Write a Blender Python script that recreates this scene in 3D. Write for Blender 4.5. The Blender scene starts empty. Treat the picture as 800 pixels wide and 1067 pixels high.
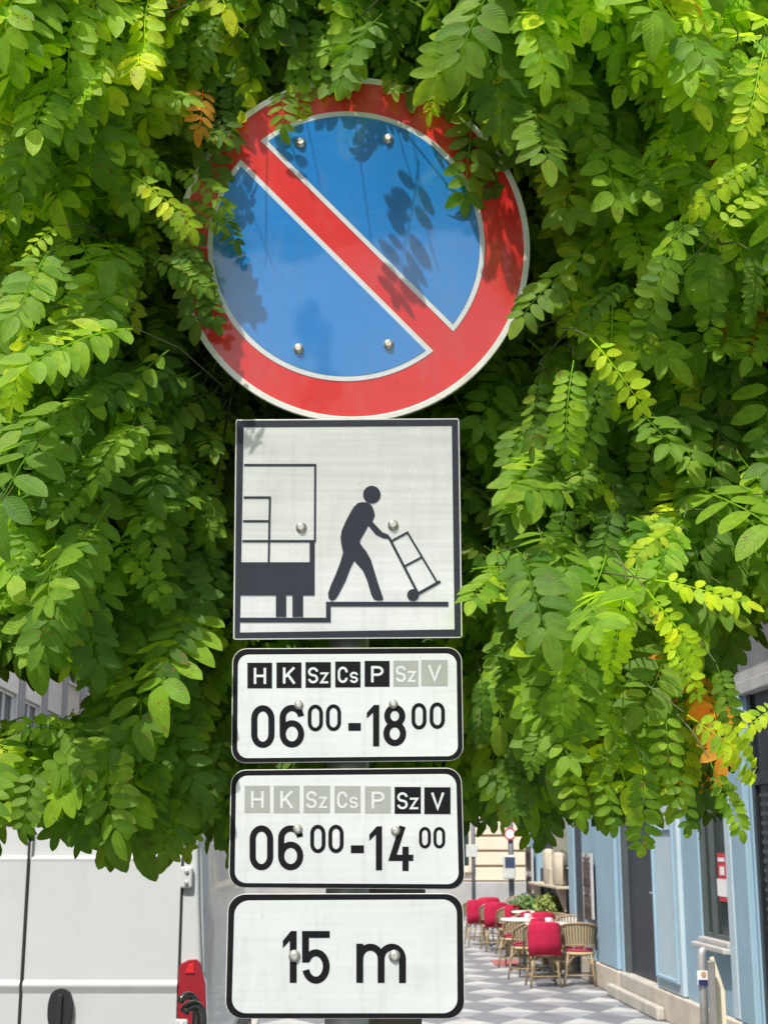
import bpy, bmesh, math, random
import numpy as np
from mathutils import Vector, Matrix
from mathutils.geometry import tessellate_polygon

# ---------------------------------------------------------------- camera, sky, sun, exposure
S = bpy.context.scene
FPX, IMW, IMH = 1450.0, 800.0, 1067.0
PITCH = math.radians(13.46)
EYE = 1.8
cam_d = bpy.data.cameras.new("camera"); cam = bpy.data.objects.new("camera", cam_d)
S.collection.objects.link(cam); S.camera = cam
cam.location = (0, 0, EYE); cam.rotation_euler = (math.pi/2 + PITCH, 0, 0)
cam_d.sensor_fit = 'VERTICAL'; cam_d.sensor_height = 24; cam_d.lens = FPX/IMH*24
cam_d.clip_start = 0.05; cam_d.clip_end = 2000
cam_d.dof.use_dof = True; cam_d.dof.focus_distance = 2.5; cam_d.dof.aperture_fstop = 10

SUN_EL, SUN_AZ = math.radians(54), math.radians(206)      # azimuth measured clockwise from +Y (the view direction)
sdir = Vector((math.sin(SUN_AZ)*math.cos(SUN_EL), math.cos(SUN_AZ)*math.cos(SUN_EL), math.sin(SUN_EL)))
W = bpy.data.worlds.new("World"); S.world = W; W.use_nodes = True
nt = W.node_tree; nt.nodes.clear()
out = nt.nodes.new('ShaderNodeOutputWorld'); bg = nt.nodes.new('ShaderNodeBackground')
sky = nt.nodes.new('ShaderNodeTexSky'); sky.sky_type = 'NISHITA'; sky.sun_disc = False
sky.sun_elevation = SUN_EL; sky.sun_rotation = SUN_AZ; sky.air_density = 1.0; sky.dust_density = 1.5
tc = nt.nodes.new('ShaderNodeTexCoord'); mp = nt.nodes.new('ShaderNodeMapping'); mp.inputs['Scale'].default_value = (1, 1, 2.6)
nz = nt.nodes.new('ShaderNodeTexNoise'); nz.inputs['Scale'].default_value = 2.2; nz.inputs['Detail'].default_value = 7; nz.inputs['Roughness'].default_value = .58
rp = nt.nodes.new('ShaderNodeValToRGB'); rp.color_ramp.elements[0].position = .44; rp.color_ramp.elements[1].position = .62
mx = nt.nodes.new('ShaderNodeMix'); mx.data_type = 'RGBA'; mx.inputs[7].default_value = (9.5, 9.6, 9.9, 1)
nt.links.new(tc.outputs['Generated'], mp.inputs[0]); nt.links.new(mp.outputs[0], nz.inputs['Vector'])
nt.links.new(nz.outputs['Fac'], rp.inputs[0]); nt.links.new(rp.outputs[0], mx.inputs[0])
nt.links.new(sky.outputs[0], mx.inputs[6]); nt.links.new(mx.outputs[2], bg.inputs[0])
nt.links.new(bg.outputs[0], out.inputs[0]); bg.inputs[1].default_value = 0.15
sun_d = bpy.data.lights.new("sun", 'SUN'); sun = bpy.data.objects.new("sun", sun_d); S.collection.objects.link(sun)
sun_d.energy = 3.8; sun_d.angle = math.radians(.6); sun_d.color = (1, .965, .90)
sun.rotation_euler = sdir.to_track_quat('Z', 'Y').to_euler()
sun.location = sdir*30
S.view_settings.view_transform = 'Standard'; S.view_settings.look = 'None'
S.view_settings.exposure = 0.6; S.view_settings.gamma = 1; S.view_settings.use_curve_mapping = False

# ---------------------------------------------------------------- pixel <-> world (used to measure the photograph)
CP, SP = math.cos(PITCH), math.sin(PITCH)
def ray(px, py):
    a = (px-IMW/2)/FPX; b = (IMH/2-py)/FPX
    return Vector((a, CP - b*SP, SP + b*CP))
def P(px, py, Y):
    r = ray(px, py); k = Y/r.y
    return Vector((r.x*k, Y, EYE + r.z*k))
def PG(px, py, z=0.0):
    r = ray(px, py); k = (z-EYE)/r.z
    return Vector((r.x*k, r.y*k, z))
def XY(px, Y, z):                       # x such that the point (x, Y, z) shows at column px
    d = Y*CP + (z-EYE)*SP
    return (px-400)/FPX*d
def project(a):                         # numpy (n,3) -> px, py
    x, y, z = a[:, 0], a[:, 1], a[:, 2]-EYE
    d = y*CP + z*SP; u = -y*SP + z*CP
    d = np.maximum(d, .01)
    return 400 + FPX*x/d, IMH/2 - FPX*u/d

# ---------------------------------------------------------------- object helpers
COL = S.collection
def setp(o, label=None, cat=None, group=None, kind=None):
    if label: o['label'] = label
    if cat: o['category'] = cat
    if group: o['group'] = group
    if kind: o['kind'] = kind
    return o
def empty(name, loc, label, cat, group=None, rz=0):
    o = bpy.data.objects.new(name, None); COL.objects.link(o); o.location = loc; o.rotation_euler = (0, 0, rz)
    o.empty_display_size = .1
    return setp(o, label, cat, group)
def rootloc(o):
    v = Vector((0, 0, 0))
    while o is not None: v += Vector(o.location); o = o.parent
    return v
class MB:
    def __init__(s): s.v = []; s.f = []; s.sm = []
    def add(s, vs, fs, smooth=False):
        b = len(s.v); s.v += [Vector(p) for p in vs]
        for f in fs: s.f.append([b+i for i in f]); s.sm.append(smooth)
        return s
    def box(s, x0, x1, y0, y1, z0, z1, fr=None):
        vs = [Vector((x, y, z)) for z in (z0, z1) for y in (y0, y1) for x in (x0, x1)]
        if fr: vs = [fr(*p) for p in vs]
        return s.add(vs, [(0, 2, 3, 1), (4, 5, 7, 6), (0, 1, 5, 4), (2, 6, 7, 3), (0, 4, 6, 2), (1, 3, 7, 5)])
    def tube(s, pts, r, n=10, cap=True, closed=False):
        pts = [Vector(p) for p in pts]; rs = r if isinstance(r, (list, tuple)) else [r]*len(pts)
        N = len(pts); vs = []; prev = None
        for i, p in enumerate(pts):
            if closed: t = pts[(i+1) % N]-pts[i-1]
            else: t = pts[min(i+1, N-1)]-pts[max(i-1, 0)]
            t.normalize()
            a = prev if prev is not None else (Vector((0, 0, 1)) if abs(t.z) < .9 else Vector((1, 0, 0)))
            a = a - t*a.dot(t)
            if a.length < 1e-5: a = t.orthogonal()
            a.normalize(); prev = a; b = t.cross(a)
            for k in range(n):
                q = 2*math.pi*k/n; vs.append(p + (a*math.cos(q)+b*math.sin(q))*rs[i])
        fs = []
        for i in range(N if closed else N-1):
            j = (i+1) % N
            for k in range(n):
                fs.append((i*n+k, i*n+(k+1) % n, j*n+(k+1) % n, j*n+k))
        s.add(vs, fs, True)
        if cap and not closed:
            b = len(s.v)-N*n
            s.f.append([b+k for k in range(n)][::-1]); s.sm.append(False)
            s.f.append([b+(N-1)*n+k for k in range(n)]); s.sm.append(False)
        return s
    def lathe(s, prof, c=(0, 0, 0), n=24, axis='z', smooth=True):
        vs = []; c = Vector(c)
        for r, h in prof:
            for k in range(n):
                q = 2*math.pi*k/n; x, y = r*math.cos(q), r*math.sin(q)
                if axis == 'z': p = (x, y, h)
                elif axis == 'y': p = (x, h, y)
                else: p = (h, x, y)
                vs.append(c+Vector(p))
        fs = []
        for i in range(len(prof)-1):
            for k in range(n): fs.append((i*n+k, i*n+(k+1) % n, (i+1)*n+(k+1) % n, (i+1)*n+k))
        s.add(vs, fs, smooth); b = len(s.v)-len(prof)*n
        s.f.append([b+k for k in range(n)]); s.sm.append(False)
        s.f.append([b+(len(prof)-1)*n+k for k in range(n)]); s.sm.append(False)
        return s
    def prism(s, poly, fn, d0, d1):
        """poly: 2-D points; fn(u, v, d) -> world; closed solid between depths d0 (front) and d1"""
        n = len(poly); tri = tessellate_polygon([[Vector((a, b, 0)) for a, b in poly]])
        vs = [fn(a, b, d0) for a, b in poly] + [fn(a, b, d1) for a, b in poly]
        fs = [tuple(t) for t in tri] + [tuple(n+i for i in t)[::-1] for t in tri]
        fs += [(i, (i+1) % n, n+(i+1) % n, n+i) for i in range(n)]
        return s.add(vs, fs)
    def build(s, name, mat, parent=None, origin=None, bevel=0, fixn=True, bseg=2):
        off = rootloc(parent) if parent is not None else Vector(origin if origin is not None else (0, 0, 0))
        me = bpy.data.meshes.new(name); me.from_pydata([tuple(p-off) for p in s.v], [], s.f)
        me.polygons.foreach_set('use_smooth', s.sm)
        if fixn:
            bm = bmesh.new(); bm.from_mesh(me); bmesh.ops.recalc_face_normals(bm, faces=bm.faces); bm.to_mesh(me); bm.free()
        me.materials.append(mat); me.update()
        o = bpy.data.objects.new(name, me); COL.objects.link(o)
        if parent is not None: o.parent = parent
        else: o.location = off
        if bevel:
            m = o.modifiers.new('bevel', 'BEVEL'); m.width = bevel; m.segments = bseg; m.limit_method = 'ANGLE'; m.angle_limit = math.radians(40)
        return o
def children_of(o): return [c for c in bpy.data.objects if c.parent == o]
def copy_tree(o, parent=None):
    c = o.copy(); COL.objects.link(c)
    if parent is not None: c.parent = parent
    for ch in children_of(o): copy_tree(ch, c)
    return c

# ---------------------------------------------------------------- materials
def mat(name, col, rough=.6, var=.08, scale=6, metal=0, bump=0, coat=0, dirt=None, bscale=None, spec=.5):
    m = bpy.data.materials.new(name); m.use_nodes = True; t = m.node_tree; b = t.nodes['Principled BSDF']
    b.inputs['Roughness'].default_value = rough; b.inputs['Metallic'].default_value = metal
    b.inputs['Coat Weight'].default_value = coat; b.inputs['Coat Roughness'].default_value = .06
    b.inputs['Specular IOR Level'].default_value = spec
    tc = t.nodes.new('ShaderNodeTexCoord'); n = t.nodes.new('ShaderNodeTexNoise')
    n.inputs['Scale'].default_value = scale; n.inputs['Detail'].default_value = 8; n.inputs['Roughness'].default_value = .65
    t.links.new(tc.outputs['Object'], n.inputs['Vector'])
    r = t.nodes.new('ShaderNodeMapRange'); r.inputs[1].default_value = .3; r.inputs[2].default_value = .7
    r.inputs[3].default_value = 1-var; r.inputs[4].default_value = 1+var
    t.links.new(n.outputs['Fac'], r.inputs[0])
    mx = t.nodes.new('ShaderNodeVectorMath'); mx.operation = 'SCALE'; mx.inputs[0].default_value = col[:3]
    t.links.new(r.outputs[0], mx.inputs['Scale']); last = mx.outputs[0]
    if dirt:
        n2 = t.nodes.new('ShaderNodeTexNoise'); n2.inputs['Scale'].default_value = dirt[1]; n2.inputs['Detail'].default_value = 10; n2.inputs['Roughness'].default_value = .7
        mp2 = t.nodes.new('ShaderNodeMapping'); mp2.inputs['Scale'].default_value = dirt[3] if len(dirt) > 3 else (1, 1, 1)
        t.links.new(tc.outputs['Object'], mp2.inputs[0]); t.links.new(mp2.outputs[0], n2.inputs['Vector'])
        r2 = t.nodes.new('ShaderNodeMapRange'); r2.inputs[1].default_value = .52; r2.inputs[2].default_value = .78
        r2.inputs[3].default_value = 0; r2.inputs[4].default_value = dirt[2]; t.links.new(n2.outputs['Fac'], r2.inputs[0])
        mm = t.nodes.new('ShaderNodeMix'); mm.data_type = 'RGBA'; mm.inputs[7].default_value = (*dirt[0], 1)
        t.links.new(r2.outputs[0], mm.inputs[0]); t.links.new(last, mm.inputs[6]); last = mm.outputs[2]
    t.links.new(last, b.inputs['Base Color'])
    rr = t.nodes.new('ShaderNodeMapRange'); rr.inputs[3].default_value = max(.02, rough-.08); rr.inputs[4].default_value = min(1, rough+.1)
    t.links.new(n.outputs['Fac'], rr.inputs[0]); t.links.new(rr.outputs[0], b.inputs['Roughness'])
    if bump:
        bn = t.nodes.new('ShaderNodeTexNoise'); bn.inputs['Scale'].default_value = bscale or scale*8; bn.inputs['Detail'].default_value = 6
        t.links.new(tc.outputs['Object'], bn.inputs['Vector'])
        bp = t.nodes.new('ShaderNodeBump'); bp.inputs['Strength'].default_value = bump; bp.inputs['Distance'].default_value = .01
        t.links.new(bn.outputs['Fac'], bp.inputs['Height']); t.links.new(bp.outputs[0], b.inputs['Normal'])
    return m
def node_mix(t, fac, a, b):
    m = t.nodes.new('ShaderNodeMix'); m.data_type = 'RGBA'
    for sock, val in ((m.inputs[0], fac), (m.inputs[6], a), (m.inputs[7], b)):
        if hasattr(val, 'links'): t.links.new(val, sock)
        elif isinstance(val, tuple): sock.default_value = (*val[:3], 1)
        else: sock.default_value = val
    return m.outputs[2]
def mth(t, op, a, b=None, c=None):
    m = t.nodes.new('ShaderNodeMath'); m.operation = op
    for i, val in enumerate((a, b, c)):
        if val is None: continue
        if hasattr(val, 'links'): t.links.new(val, m.inputs[i])
        else: m.inputs[i].default_value = val
    return m.outputs[0]

def sheet_mat(name, col, band=.03, rough=.22, coat=.6):
    """retroreflective sign film: faint horizontal roll lines, scratches and grime, glossy skin"""
    m = mat(name, col, rough, .035, 9, coat=coat, dirt=((.22, .22, .18), 26, .22, (1, 1, .35)))
    t = m.node_tree; b = t.nodes['Principled BSDF']; src = b.inputs['Base Color'].links[0].from_socket
    tc = t.nodes.new('ShaderNodeTexCoord'); mp = t.nodes.new('ShaderNodeMapping'); mp.inputs['Scale'].default_value = (3, 3, 95)
    n = t.nodes.new('ShaderNodeTexNoise'); n.inputs['Scale'].default_value = 1; n.inputs['Detail'].default_value = 3
    t.links.new(tc.outputs['Object'], mp.inputs[0]); t.links.new(mp.outputs[0], n.inputs['Vector'])
    r = t.nodes.new('ShaderNodeMapRange'); r.inputs[1].default_value = .3; r.inputs[2].default_value = .7
    r.inputs[3].default_value = 1-band*2; r.inputs[4].default_value = 1+band; t.links.new(n.outputs['Fac'], r.inputs[0])
    mx = t.nodes.new('ShaderNodeVectorMath'); mx.operation = 'SCALE'
    t.links.new(src, mx.inputs[0]); t.links.new(r.outputs[0], mx.inputs['Scale']); t.links.new(mx.outputs[0], b.inputs['Base Color'])
    sn = t.nodes.new('ShaderNodeTexNoise'); sn.inputs['Scale'].default_value = 75; sn.inputs['Detail'].default_value = 2; sn.inputs['Roughness'].default_value = .8
    sm2 = t.nodes.new('ShaderNodeMapping'); sm2.inputs['Scale'].default_value = (1, 1, .6); t.links.new(tc.outputs['Object'], sm2.inputs[0]); t.links.new(sm2.outputs[0], sn.inputs['Vector'])
    sr = t.nodes.new('ShaderNodeMapRange'); sr.inputs[1].default_value = .70; sr.inputs[2].default_value = .76; sr.inputs[4].default_value = .45; t.links.new(sn.outputs['Fac'], sr.inputs[0])
    stn = t.nodes.new('ShaderNodeTexNoise'); stn.inputs['Scale'].default_value = 1; stn.inputs['Detail'].default_value = 4
    sm3 = t.nodes.new('ShaderNodeMapping'); sm3.inputs['Scale'].default_value = (55, 1, 5); t.links.new(tc.outputs['Object'], sm3.inputs[0]); t.links.new(sm3.outputs[0], stn.inputs['Vector'])
    st2 = t.nodes.new('ShaderNodeMapRange'); st2.inputs[1].default_value = .56; st2.inputs[2].default_value = .8; st2.inputs[4].default_value = .28; t.links.new(stn.outputs['Fac'], st2.inputs[0])
    worn = node_mix(t, mth(t, 'MAXIMUM', sr.outputs[0], st2.outputs[0]), mx.outputs[0], (col[0]*.5+.06, col[1]*.5+.055, col[2]*.5+.045)); t.links.new(worn, b.inputs['Base Color'])
    bn = t.nodes.new('ShaderNodeTexNoise'); bn.inputs['Scale'].default_value = 7; bn.inputs['Detail'].default_value = 2
    t.links.new(tc.outputs['Object'], bn.inputs['Vector'])
    bp = t.nodes.new('ShaderNodeBump'); bp.inputs['Strength'].default_value = .12; bp.inputs['Distance'].default_value = .01
    t.links.new(bn.outputs['Fac'], bp.inputs['Height']); t.links.new(bp.outputs[0], b.inputs['Normal']); t.links.new(bp.outputs[0], b.inputs['Coat Normal'])
    return m
M = {}
M['film_white'] = sheet_mat('white_film', (.56, .585, .58))
M['film_silver'] = sheet_mat('silver_film', (.60, .60, .575), .05, .25, .8)
M['film_silver'].node_tree.nodes['Principled BSDF'].inputs['Metallic'].default_value = .3
M['film_red'] = sheet_mat('red_film', (.58, .018, .016), .03, .28, .5)
M['film_blue'] = sheet_mat('blue_film', (.008, .17, .48), .03, .22, 1.0)
M['film_rim'] = mat('sign_rim', (.66, .66, .6), .4, .08, 20, dirt=((.3, .22, .14), 30, .5))
M['ink'] = mat('black_ink', (.007, .007, .009), .6, .1, 20, spec=.12)
M['ink_frame'] = mat('frame_ink', (.016, .019, .028), .42, .12, 12, spec=.28, coat=.08)
M['ink_grey'] = mat('grey_ink', (.30, .315, .285), .5, .06, 20, spec=.3)
M['alu'] = mat('aluminium', (.55, .56, .57), .38, .1, 14, metal=.9, dirt=((.2, .17, .13), 9, .4))
M['bolt'] = mat('bolt_steel', (.62, .6, .56), .34, .15, 90, metal=.75, dirt=((.25, .13, .06), 60, .5))
M['pole'] = mat('galvanised', (.45, .45, .43), .5, .12, 10, metal=.55, dirt=((.2, .18, .15), 8, .5))

# ---------------------------------------------------------------- the setting: ground, road, pavement, kerb
SL = -.045                                        # the street runs slightly to the left
def street(x, y): return x + SL*y
def paving_mat():
    m = bpy.data.materials.new('diamond_paving'); m.use_nodes = True; t = m.node_tree; b = t.nodes['Principled BSDF']
    tc = t.nodes.new('ShaderNodeTexCoord'); sp = t.nodes.new('ShaderNodeSeparateXYZ'); t.links.new(tc.outputs['Object'], sp.inputs[0])
    xs = mth(t, 'ADD', sp.outputs[0], mth(t, 'MULTIPLY', sp.outputs[1], -SL))
    u = mth(t, 'DIVIDE', xs, .62); v = mth(t, 'DIVIDE', sp.outputs[1], 1.05)
    fu = mth(t, 'ABSOLUTE', mth(t, 'SUBTRACT', mth(t, 'FRACT', u), .5)); fv = mth(t, 'ABSOLUTE', mth(t, 'SUBTRACT', mth(t, 'FRACT', v), .5))
    sm = mth(t, 'ADD', mth(t, 'MULTIPLY', fu, 2), mth(t, 'MULTIPLY', fv, 2))
    dia = mth(t, 'LESS_THAN', sm, 1.0)
    up = mth(t, 'GREATER_THAN', mth(t, 'FRACT', v), .5)
    joint = mth(t, 'LESS_THAN', mth(t, 'ABSOLUTE', mth(t, 'SUBTRACT', sm, 1.0)), .03)
    n = t.nodes.new('ShaderNodeTexNoise'); n.inputs['Scale'].default_value = 2.2; n.inputs['Detail'].default_value = 9; n.inputs['Roughness'].default_value = .7
    t.links.new(tc.outputs['Object'], n.inputs['Vector'])
    lite = node_mix(t, up, (.27, .275, .295), (.44, .435, .42))
    base = node_mix(t, dia, (.175, .182, .20), lite)
    base = node_mix(t, joint, base, (.17, .165, .16))
    k = t.nodes.new('ShaderNodeMapRange'); k.inputs[1].default_value = .3; k.inputs[2].default_value = .7; k.inputs[3].default_value = .68; k.inputs[4].default_value = 1.16
    t.links.new(n.outputs['Fac'], k.inputs[0])
    sc = t.nodes.new('ShaderNodeVectorMath'); sc.operation = 'SCALE'; t.links.new(base, sc.inputs[0]); t.links.new(k.outputs[0], sc.inputs['Scale'])
    t.links.new(sc.outputs[0], b.inputs['Base Color']); b.inputs['Roughness'].default_value = .55
    return m
M['paving'] = paving_mat()
M['asphalt'] = mat('asphalt', (.06, .06, .062), .85, .2, 3, bump=.5, bscale=120)
M['stone'] = mat('kerb_stone', (.42, .39, .34), .8, .16, 5, bump=.3, dirt=((.16, .14, .11), 6, .5))
g = MB(); g.add([(-400, -400, -.13), (400, -400, -.13), (400, 600, -.13), (-400, 600, -.13)], [(0, 1, 2, 3)])
setp(g.build('ground', M['asphalt']), kind='structure')
FX = 3.72
KX = -.62
def quad_strip(x0, x1, y0, y1, z0, z1):
    m = MB(); m.box(0, 1, 0, 1, z0, z1, fr=lambda a, b, c: Vector((street(x0+(x1-x0)*a, y0+(y1-y0)*b), y0+(y1-y0)*b, c))); return m
setp(quad_strip(KX, FX+.4, -12, 60, -.12, 0).build('pavement', M['paving']), kind='structure')
setp(quad_strip(KX-.16, KX-.004, -12, 60, -.12, .004).build('kerb', M['stone'], bevel=.02), kind='structure')
setp(quad_strip(-8.9, -7.0, -12, 60, -.12, 0).build('far_pavement', mat('far_pave', (.3, .29, .28), .8, .15, 4)), kind='structure')

# ---------------------------------------------------------------- shop building on the right
TH = math.hypot(1, SL); TD = Vector((SL/TH, 1/TH, 0)); ND = Vector((-1/TH, SL/TH, 0))
B0 = Vector((FX, 0, 0))
def F(s, n, z): return B0 + TD*s + ND*n + Vector((0, 0, z))
def fs(px, py, n=0.0):
    r = ray(px, py); o = Vector((0, 0, EYE)); q = B0+ND*n
    k = (q-o).dot(ND)/r.dot(ND); p = o+r*k
    return (p-q).dot(TD), p.z
def fb(m, s0, s1, z0, z1, n0, n1): m.box(s0, s1, n0, n1, z0, z1, fr=lambda a, b, c: F(a, b, c)); return m
M['blue'] = mat('blue_render', (.25, .375, .46), .72, .07, 1.5, bump=.15, bscale=60, dirt=((.12, .18, .22), 2.5, .35, (1, 1, .3)))
M['blue_light'] = mat('pale_blue_render', (.41, .51, .56), .7, .06, 2, bump=.12, bscale=60, dirt=((.2, .27, .3), 3, .3, (1, 1, .3)))
M['dark_door'] = mat('dark_door_paint', (.035, .045, .058), .5, .12, 4, spec=.3, dirt=((.12, .12, .12), 5, .3))
M['dark_frame'] = mat('dark_frame', (.07, .085, .085), .5, .12, 5)
M['glass'] = mat('shop_glass', (.02, .035, .035), .08, .2, 2, spec=.8)
M['cornice'] = mat('cornice_stone', (.40, .39, .37), .75, .1, 3, bump=.2, dirt=((.18, .17, .15), 3, .5, (1, 1, .3)))
M['upper'] = mat('upper_wall', (.55, .58, .60), .75, .07, 2, bump=.15, bscale=40)
M['plinth'] = mat('plinth_stone', (.50, .44, .36), .75, .14, 4, bump=.3, bscale=30, dirt=((.22, .18, .13), 5, .5))
M['black_door'] = mat('black_door_paint', (.012, .013, .016), .4, .15, 4, coat=.1)
shop = empty('shop_building', F(11, 0, 0), 'blue rendered shop building with dark doors and grey stone cornice along the pavement', 'building')
ZL = 3.08                                          # underside of the lintel band
s_end = fs(550, 900)[0]                            # far corner
# opening limits along the facade (near to far), measured on the photograph
s_dA = fs(787, 920)[0]                             # far edge of the near black door
s_w0, s_w1 = fs(757.5, 900)[0], fs(727, 900)[0]      # window
s_p0, s_p1 = fs(712, 930)[0], fs(684, 930)[0]      # pale panel pilaster
s_d0, s_d1 = fs(683, 940)[0], fs(647, 940)[0]      # dark door
s_b0, s_b1 = fs(623, 930)[0], fs(607, 930)[0]      # strip sign pilaster
s_h0, s_h1 = fs(592, 920)[0], fs(560, 920)[0]      # serving hatch
zsill = fs(745, 982)[1]; zdoor = 2.95
wall = MB()
s_near = s_dA - 1.25
fb(wall, -14, s_near, .0, ZL, -.5, 0)
for a, b in ((s_dA, s_w0), (s_w1, s_d0), (s_d1, s_b1), (s_b1+.7, s_h0), (s_h1, s_end)): fb(wall, a, b, .0, ZL, -.5, 0)
fb(wall, s_w0, s_w1, 0, zsill, -.5, -.02)
wall.build('wall', M['blue'], shop, bevel=.008)
fb(MB(), -14, s_end, -.1, 13.5, -9, -.9).build('core_wall', M['upper'], shop)
lw = MB(); fb(lw, -14, s_end, ZL, ZL+.12, -.9, .05); fb(lw, -14, s_end, ZL+.12, ZL+.62, -.9, .02); fb(lw, -14, s_end, ZL+.62, ZL+.70, -.9, .10)
fb(lw, -14, s_end, ZL+.70, ZL+.80, -.9, .17); fb(lw, -14, s_end, ZL+.8, ZL+.84, -.9, .23)
lw.build('cornice', M['cornice'], shop, bevel=.012)
# upper floors with window openings
uw = MB(); zU = ZL+.84; pitch = 2.5; k0 = 0
rows = [(zU+.9, zU+2.9), (zU+4.3, zU+6.1), (zU+7.4, zU+8.9)]
cols = []
s = -13.0
while s+1.9 < s_end: cols.append((s+.75, s+1.9)); s += pitch
prev = zU
for z0, z1 in rows:
    fb(uw, -14, s_end, prev, z0, -.9, -.05)
    e = -14
    for a, b in cols: fb(uw, e, a, z0, z1, -.9, -.05); e = b
    fb(uw, e, s_end, z0, z1, -.9, -.05); prev = z1
fb(uw, -14, s_end, prev, 13.5, -.9, -.05)
uw.build('upper_wall', M['upper'], shop)
for z0, z1 in rows:
    for a, b in cols:
        if a < 5: continue
        w = MB(); t_ = .07
        fb(w, a-.1, a, z0-.1, z1+.1, -.06, .0); fb(w, b, b+.1, z0-.1, z1+.1, -.06, .0); fb(w, a, b, z1, z1+.14, -.06, .04); fb(w, a-.15, b+.15, z0-.12, z0, -.1, .08)
        fb(w, a, a+t_, z0, z1, -.25, -.2); fb(w, b-t_, b, z0, z1, -.25, -.2); fb(w, a, b, z1-t_, z1, -.25, -.2); fb(w, (a+b)/2-.03, (a+b)/2+.03, z0, z1, -.25, -.2); fb(w, a, b, z0, z0+t_, -.25, -.2)
        wo = w.build('window', M['blue_light'], shop)
        fb(MB(), a, b, z0, z1, -.32, -.27).build('pane', M['glass'], wo)
# plinth and the step by the dark door
for a, b in ((s_dA, s_d0-.02), (s_d1+.02, s_b1), (s_b1+.7, s_end)): fb(MB(), a, b, .0, .30, 0, .07).build('plinth', M['plinth'], shop, bevel=.015)
st = MB(); fb(st, s_d0-.02, s_d1+.02, 0, .30, -.5, .06); fb(st, s_d0-.5, s_d1+.3, 0, .14, .072, .16)
st.build('door_step', M['stone'], shop, bevel=.02)
# near black door with perforated panel
dn = MB(); fb(dn, s_near, s_near+.09, 0, ZL, -.28, -.012); fb(dn, s_dA-.09, s_dA, 0, ZL, -.28, -.012); fb(dn, s_near+.09, s_dA-.09, 2.3, 2.4, -.28, -.012); fb(dn, s_near+.09, s_dA-.09, .02, 2.3, -.3, -.04); fb(dn, s_near+.09, s_dA-.09, 2.4, ZL, -.3, -.04)
nd = dn.build('door', M['black_door'], shop, bevel=.006); setp(nd, 'black door with rows of small square studs')
ds = MB()
for i in range(12):
    for j in range(26):
        a = s_near+.16+i*.083; z = .25+j*.078
        if a+.03 < s_dA-.12: fb(ds, a, a+.03, z, z+.03, -.04, -.033)
ds.build('stud_pattern', M['dark_frame'], nd)
# dark far door
dd = MB(); zb = .30
fb(dd, s_d0, s_d0+.07, zb, zdoor, -.22, -.03); fb(dd, s_d1-.20, s_d1, zb, zdoor, -.22, -.015); fb(dd, s_d0, s_d1, zdoor, ZL, -.3, -.02)
do = dd.build('door', M['dark_frame'], shop, bevel=.006)
dl = MB(); fb(dl, s_d0+.07, s_d1-.20, zb, zdoor, -.2, -.06); dl.build('door_leaf', M['dark_door'], do)
hm = MB(); c = F(s_d0+.13, -.05, 1.28); hm.tube([c, c+ND*.06, c+ND*.06+TD*.11], .011, 8); hm.build('handle', M['alu'], do)
# window: frame, pane, sill, sticker
wf = MB(); mid = (s_w0+s_w1)/2
for a, b in ((s_w0, s_w0+.07), (s_w1-.07, s_w1), (mid+.12, mid+.18)): fb(wf, a, b, zsill, ZL-.1, -.2, -.02)
fb(wf, s_w0, s_w1, ZL-.1, ZL, -.2, -.04); fb(wf, s_w0+.07, s_w1-.07, zsill, zsill+.07, -.2, -.025); fb(wf, s_w0+.07, s_w1-.07, 2.35, 2.41, -.2, -.03)
wo = wf.build('window', M['dark_frame'], shop, bevel=.006)
fb(MB(), s_w0+.07, s_w1-.07, zsill+.05, ZL-.1, -.18, -.06).build('pane', M['glass'], wo)
sl = MB(); fb(sl, s_w0-.05, s_w1+.05, zsill-.07, zsill-.02, -.02, .10); fb(sl, s_w0, s_w1, zsill-.02, zsill+.03, -.07, .04)
sl.build('sill', M['cornice'], wo, bevel=.01)
M['sticker_red'] = mat('sticker_red', (.55, .03, .05), .5, .05); M['paper'] = mat('paper_white', (.75, .75, .73), .6, .04)
sa, za = fs(755.5, 889, -.05); sb, zb2 = fs(746, 889, -.05); zc = fs(751, 939, -.05)[1]
stk = setp(empty('window_notice', F(sa, -.055, zc), 'tall red and white paper notice stuck on the shop window pane', 'notice'))
H_ = za-zc
fb(MB(), sa, sb, zc, za, -.058, -.054).build('notice_sheet', M['sticker_red'], stk)
nw = MB(); Wd = sb-sa
fb(nw, sa+.0*Wd, sb+.12*Wd, zc+.1*H_, zc+.46*H_, -.053, -.050); fb(nw, sa+.3*Wd, sa+.75*Wd, zc+.54*H_, zc+.72*H_, -.053, -.050); fb(nw, sa+.25*Wd, sa+.9*Wd, zc+.82*H_, zc+.9*H_, -.053, -.050)
nw.build('white_patch', M['paper'], stk)
# pale panel pilaster with moulded inset, plus flanking strips
pp = MB(); z0p = .42
fb(pp, s_p0, s_p1-.04, .31, ZL, 0, .05)
pp.build('pilaster', M['blue_light'], shop, bevel=.01)
fr = MB(); a, b = s_p0+.1, s_p1-.14
fb(fr, a, a+.04, z0p, 2.9, .05, .085); fb(fr, b-.04, b, z0p, 2.9, .05, .085); fb(fr, a+.04, b-.04, z0p, z0p+.04, .05, .085); fb(fr, a+.04, b-.04, 2.86, 2.9, .05, .085); fb(fr, a+.04, b-.04, 1.95, 1.97, .05, .075)
fr.build('moulding', M['blue'], shop, bevel=.008)
p2 = MB(); q0 = fs(779, 920)[0]; q1 = fs(762, 920)[0]
fb(p2, s_dA+.04, (q0+q1)/2, .31, ZL, 0, .06); p2.build('pilaster', M['blue'], shop, bevel=.01)
p3 = MB(); fb(p3, (q0+q1)/2+.12, s_w0-.05, .31, ZL, 0, .035); p3.build('pilaster', M['blue_light'], shop, bevel=.01)
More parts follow.
